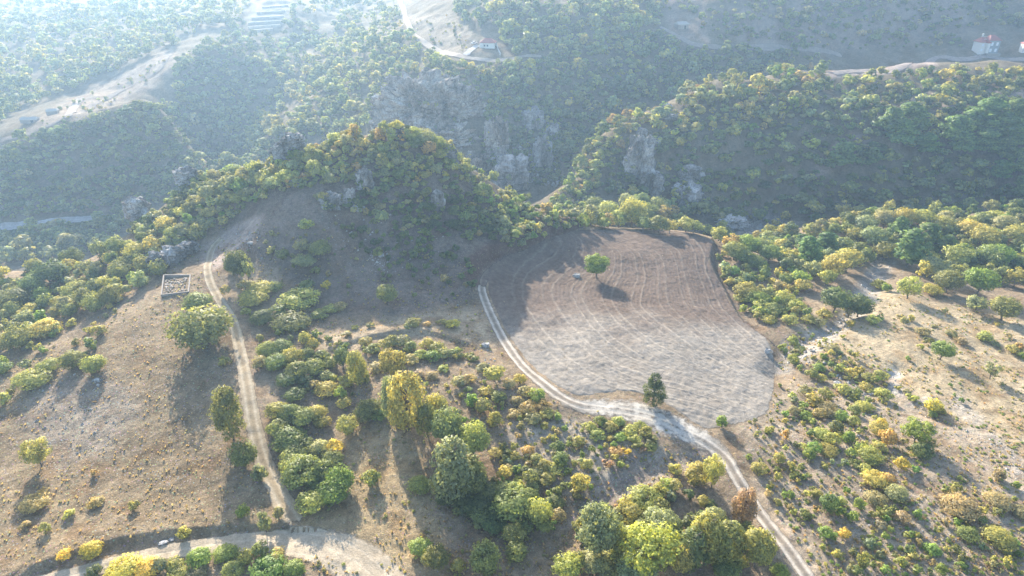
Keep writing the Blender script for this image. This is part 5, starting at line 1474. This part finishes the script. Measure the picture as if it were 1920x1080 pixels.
# ------------------------------------------------------------------ labels of the trees and shrubs
COLW = dict(d='dark green', g='olive green', l='pale grey-green', y='yellow-green', v='fresh green', Y='bright yellow', q='greenish yellow', o='orange-brown', p='pinkish brown', b='dry brown', e='deep green', k='dark green')
SHW = dict(bush='bush', round='round tree', tall='tall tree', open='sparse tree', pine='pine', cone='evergreen')
MARKS = [  # landmarks that can be found in the photograph
 (1120, 498, 'the lone ploughed-field tree'), (1224, 735, 'the evergreen on the field track'), (727, 555, 'the round tree under the hill'),
 (330, 535, 'the roofless foundation'), (383, 620, 'the huge bush by the track'), (438, 775, 'the tall column tree by the track'), (78, 848, 'the lone dry-slope tree'),
 (560, 1015, 'the dirt road fork'), (650, 1050, 'the wide dirt road bend'), (250, 1045, 'the narrow end of the dirt road'), (767, 760, 'the big thicket tree'),
 (853, 900, 'the tallest grove tree'), (1217, 1030, 'the great yellow tree'), (1390, 950, 'the pinkish tree by the track'), (1413, 1030, 'the ball-shaped tree by the track'),
 (1352, 792, 'the bright bush by the fork'), (910, 646, 'the boulder by the field track'), (1763, 660, 'the lone tree on the meadow'), (1855, 700, 'the thin meadow tree'),
 (1713, 812, 'the ragged scrub-slope tree'), (1747, 762, 'the yellow bush at the meadow edge'), (1670, 715, 'the white stone gully'), (1530, 660, 'the stony stream bed'),
 (1563, 565, 'the dark trees above the meadow'), (1700, 465, 'the tallest pine of the wood'), (1510, 470, 'the pine at the wood edge'), (1360, 600, 'the earthen rim of the field'),
 (1372, 416, 'the white scree patch'), (1185, 405, 'the tree at the far field edge'), (1250, 410, 'the orange trees beyond the field'), (950, 480, 'the brown cut bank'),
 (457, 500, 'the two slender trees by the track'), (622, 376, 'the whitish crag on the hill'), (822, 377, 'the lone hill-flank crag'), (742, 246, 'the flat rocks on the hilltop'), (551, 264, 'the sharp shoulder crag'),
 (352, 331, 'the lone ridge crag'), (270, 404, 'the two valley-road crags'), (326, 480, 'the bluish outcrop'), (592, 480, 'the shaded bush group'), (555, 690, 'the dark thicket beside the track'),
 (583, 830, 'the bush row beside the track'), (760, 650, 'the low earth step'), (1010, 860, 'the pale bare ground'), (1170, 815, 'the low bush island'), (1150, 930, 'the churned earth gully'),
 (930, 950, 'the foot of the grove'), (1640, 820, 'the yellow-leaved slope shrub'), (1600, 950, 'the bright low-slope bushes'), (1800, 955, 'the broad brown thicket'), (1690, 870, 'the yellow slope sapling'),
 (1460, 860, 'the spoil heap beside the track'), (1480, 1000, 'the lower wheel track'), (1900, 560, 'the far edge of the meadow'), (150, 690, 'the three dry-slope bushes'), (100, 515, 'the ridge-line clump'),
 (40, 640, 'the hedge-like slope bushes'), (1690, 240, 'the pine cluster on the ridge'), (1577, 292, 'the lone shaded pine'), (1860, 230, 'the ridge-top pines'), (1197, 300, 'the ridge-end cliff'),
]
ORD = ['nearest', 'second nearest', 'third nearest', 'fourth nearest', 'fifth nearest', 'sixth nearest', 'seventh nearest', 'eighth nearest', 'ninth nearest', 'tenth nearest', 'eleventh nearest', 'twelfth nearest', 'thirteenth nearest', 'fourteenth nearest', 'fifteenth nearest', 'sixteenth nearest', 'seventeenth nearest', 'eighteenth nearest', 'nineteenth nearest', 'twentieth nearest']
DIRS = ['right of', 'below right of', 'below', 'below left of', 'left of', 'above left of', 'above', 'above right of']
FIXED = {  # the ones that single themselves out
 (1118, 522): 'lone round green tree standing on the brown ploughed field',
 (1224, 756): 'dark evergreen with a knobbly top and long shadow on the pale field track',
 (727, 552): 'round bush-like tree alone on the shaded meadow below the hill',
 (383, 648): 'huge dense olive bush beside the wheel track, largest on the dry slope',
 (438, 824): 'tall column-shaped green tree beside the wheel track',
 (78, 874): 'lone yellow-green tree on the dry slope with orange scrub below it',
 (1390, 982): 'pinkish brown autumn tree beside the lower field track',
 (1413, 1062): 'ball-shaped yellow-green tree beside the lower field track',
 (1217, 1075): 'great greenish yellow tree with spreading crown in the roadside wood',
 (853, 936): 'tallest grey-green tree at the head of the grove',
 (767, 806): 'big yellow-green tall tree at the upper corner of the thicket',
 (1763, 674): 'lone round tree with a bare trunk on the pale meadow',
 (1855, 710): 'thin pale half-bare tree on the meadow near the lone round tree',
 (1713, 832): 'ragged fresh green tree leaning over a bush on the scrub slope',
}
cnt = {}
rows = []
for p in single:
    cx, cy = p['px'], p['py'] - p['hpx'] * 0.4
    m = min(MARKS, key=lambda q: (q[0] - cx) ** 2 + 1.6 * (q[1] - cy) ** 2)
    dx, dy = cx - m[0], cy - m[1]
    dist = math.hypot(dx, dy)
    sector = int(((math.degrees(math.atan2(dy, dx)) + 22.5) % 360) // 45)
    rows.append((p, m, dist, sector))
rows.sort(key=lambda r: r[2])
for p, m, dist, sector in rows:
    key = (int(round(p['px'])), int(round(p['py'])))
    lab = FIXED.get(key)
    col, shp = COLW[p['code']], SHW[p['shape']]
    if lab is None:
        k = (m[2], sector, col, shp)
        i = cnt.get(k, 0); cnt[k] = i + 1
        if dist < 14 and i == 0:
            lab = '%s %s close beside %s' % (col, shp, m[2]); 
            if cnt.get(('at', m[2], col, shp)): lab = None
            else: cnt[('at', m[2], col, shp)] = 1
        if lab is None:
            lab = '%s %s %s %s %s' % (ORD[i] if i < len(ORD) else 'outlying %d' % i, col, shp, DIRS[sector], m[2])
    lab = lab.replace('and right of', 'right of').replace('and left of', 'left of') if len(lab.split()) > 16 else lab
    if len(lab.split()) > 16: lab = lab.replace(' nearest', '', 1) if not lab.startswith('nearest') else lab
    cat = {'bush': 'shrub', 'pine': 'pine tree'}.get(p['shape'], 'tree')
    grp = {'bush': 'shrubs on the hillsides', 'pine': 'pines of the wood and ridge'}.get(p['shape'], 'trees on the hillsides')
    tag(p['root'], lab, cat, grp if key not in FIXED else None)
print([p['root']['label'] for p in single if len(p['root']['label'].split()) > 16][:20])
print('longest label', max(len(p['root']['label'].split()) for p in single), 'distinct', len({p['root']['label'] for p in single}), len(single))

# ------------------------------------------------------------------ the hazy air of the valley
def haze_box():
    x0, x1, y0, y1 = -3000, 3000, -700, 2600
    z0, z1 = float(GZ.min()) - 1.0, 101.0
    V = [(x, y, z) for z in (z0, z1) for y in (y0, y1) for x in (x0, x1)]
    F = [(0, 2, 3, 1), (4, 5, 7, 6), (0, 1, 5, 4), (2, 6, 7, 3), (0, 4, 6, 2), (1, 3, 7, 5)]
    m, nt, out = new_mat('hazy_air')
    v = N(nt, 'ShaderNodeVolumePrincipled')
    v.inputs['Color'].default_value = (0.46, 0.70, 1.0, 1)
    v.inputs['Density'].default_value = HAZE_DENSITY
    v.inputs['Anisotropy'].default_value = 0.45
    nt.links.new(v.outputs[0], out.inputs['Volume'])
    o = mesh_obj('haze', V, F, m)
    tag(o, kind='stuff')
HAZE_DENSITY = 0.00031
haze_box()
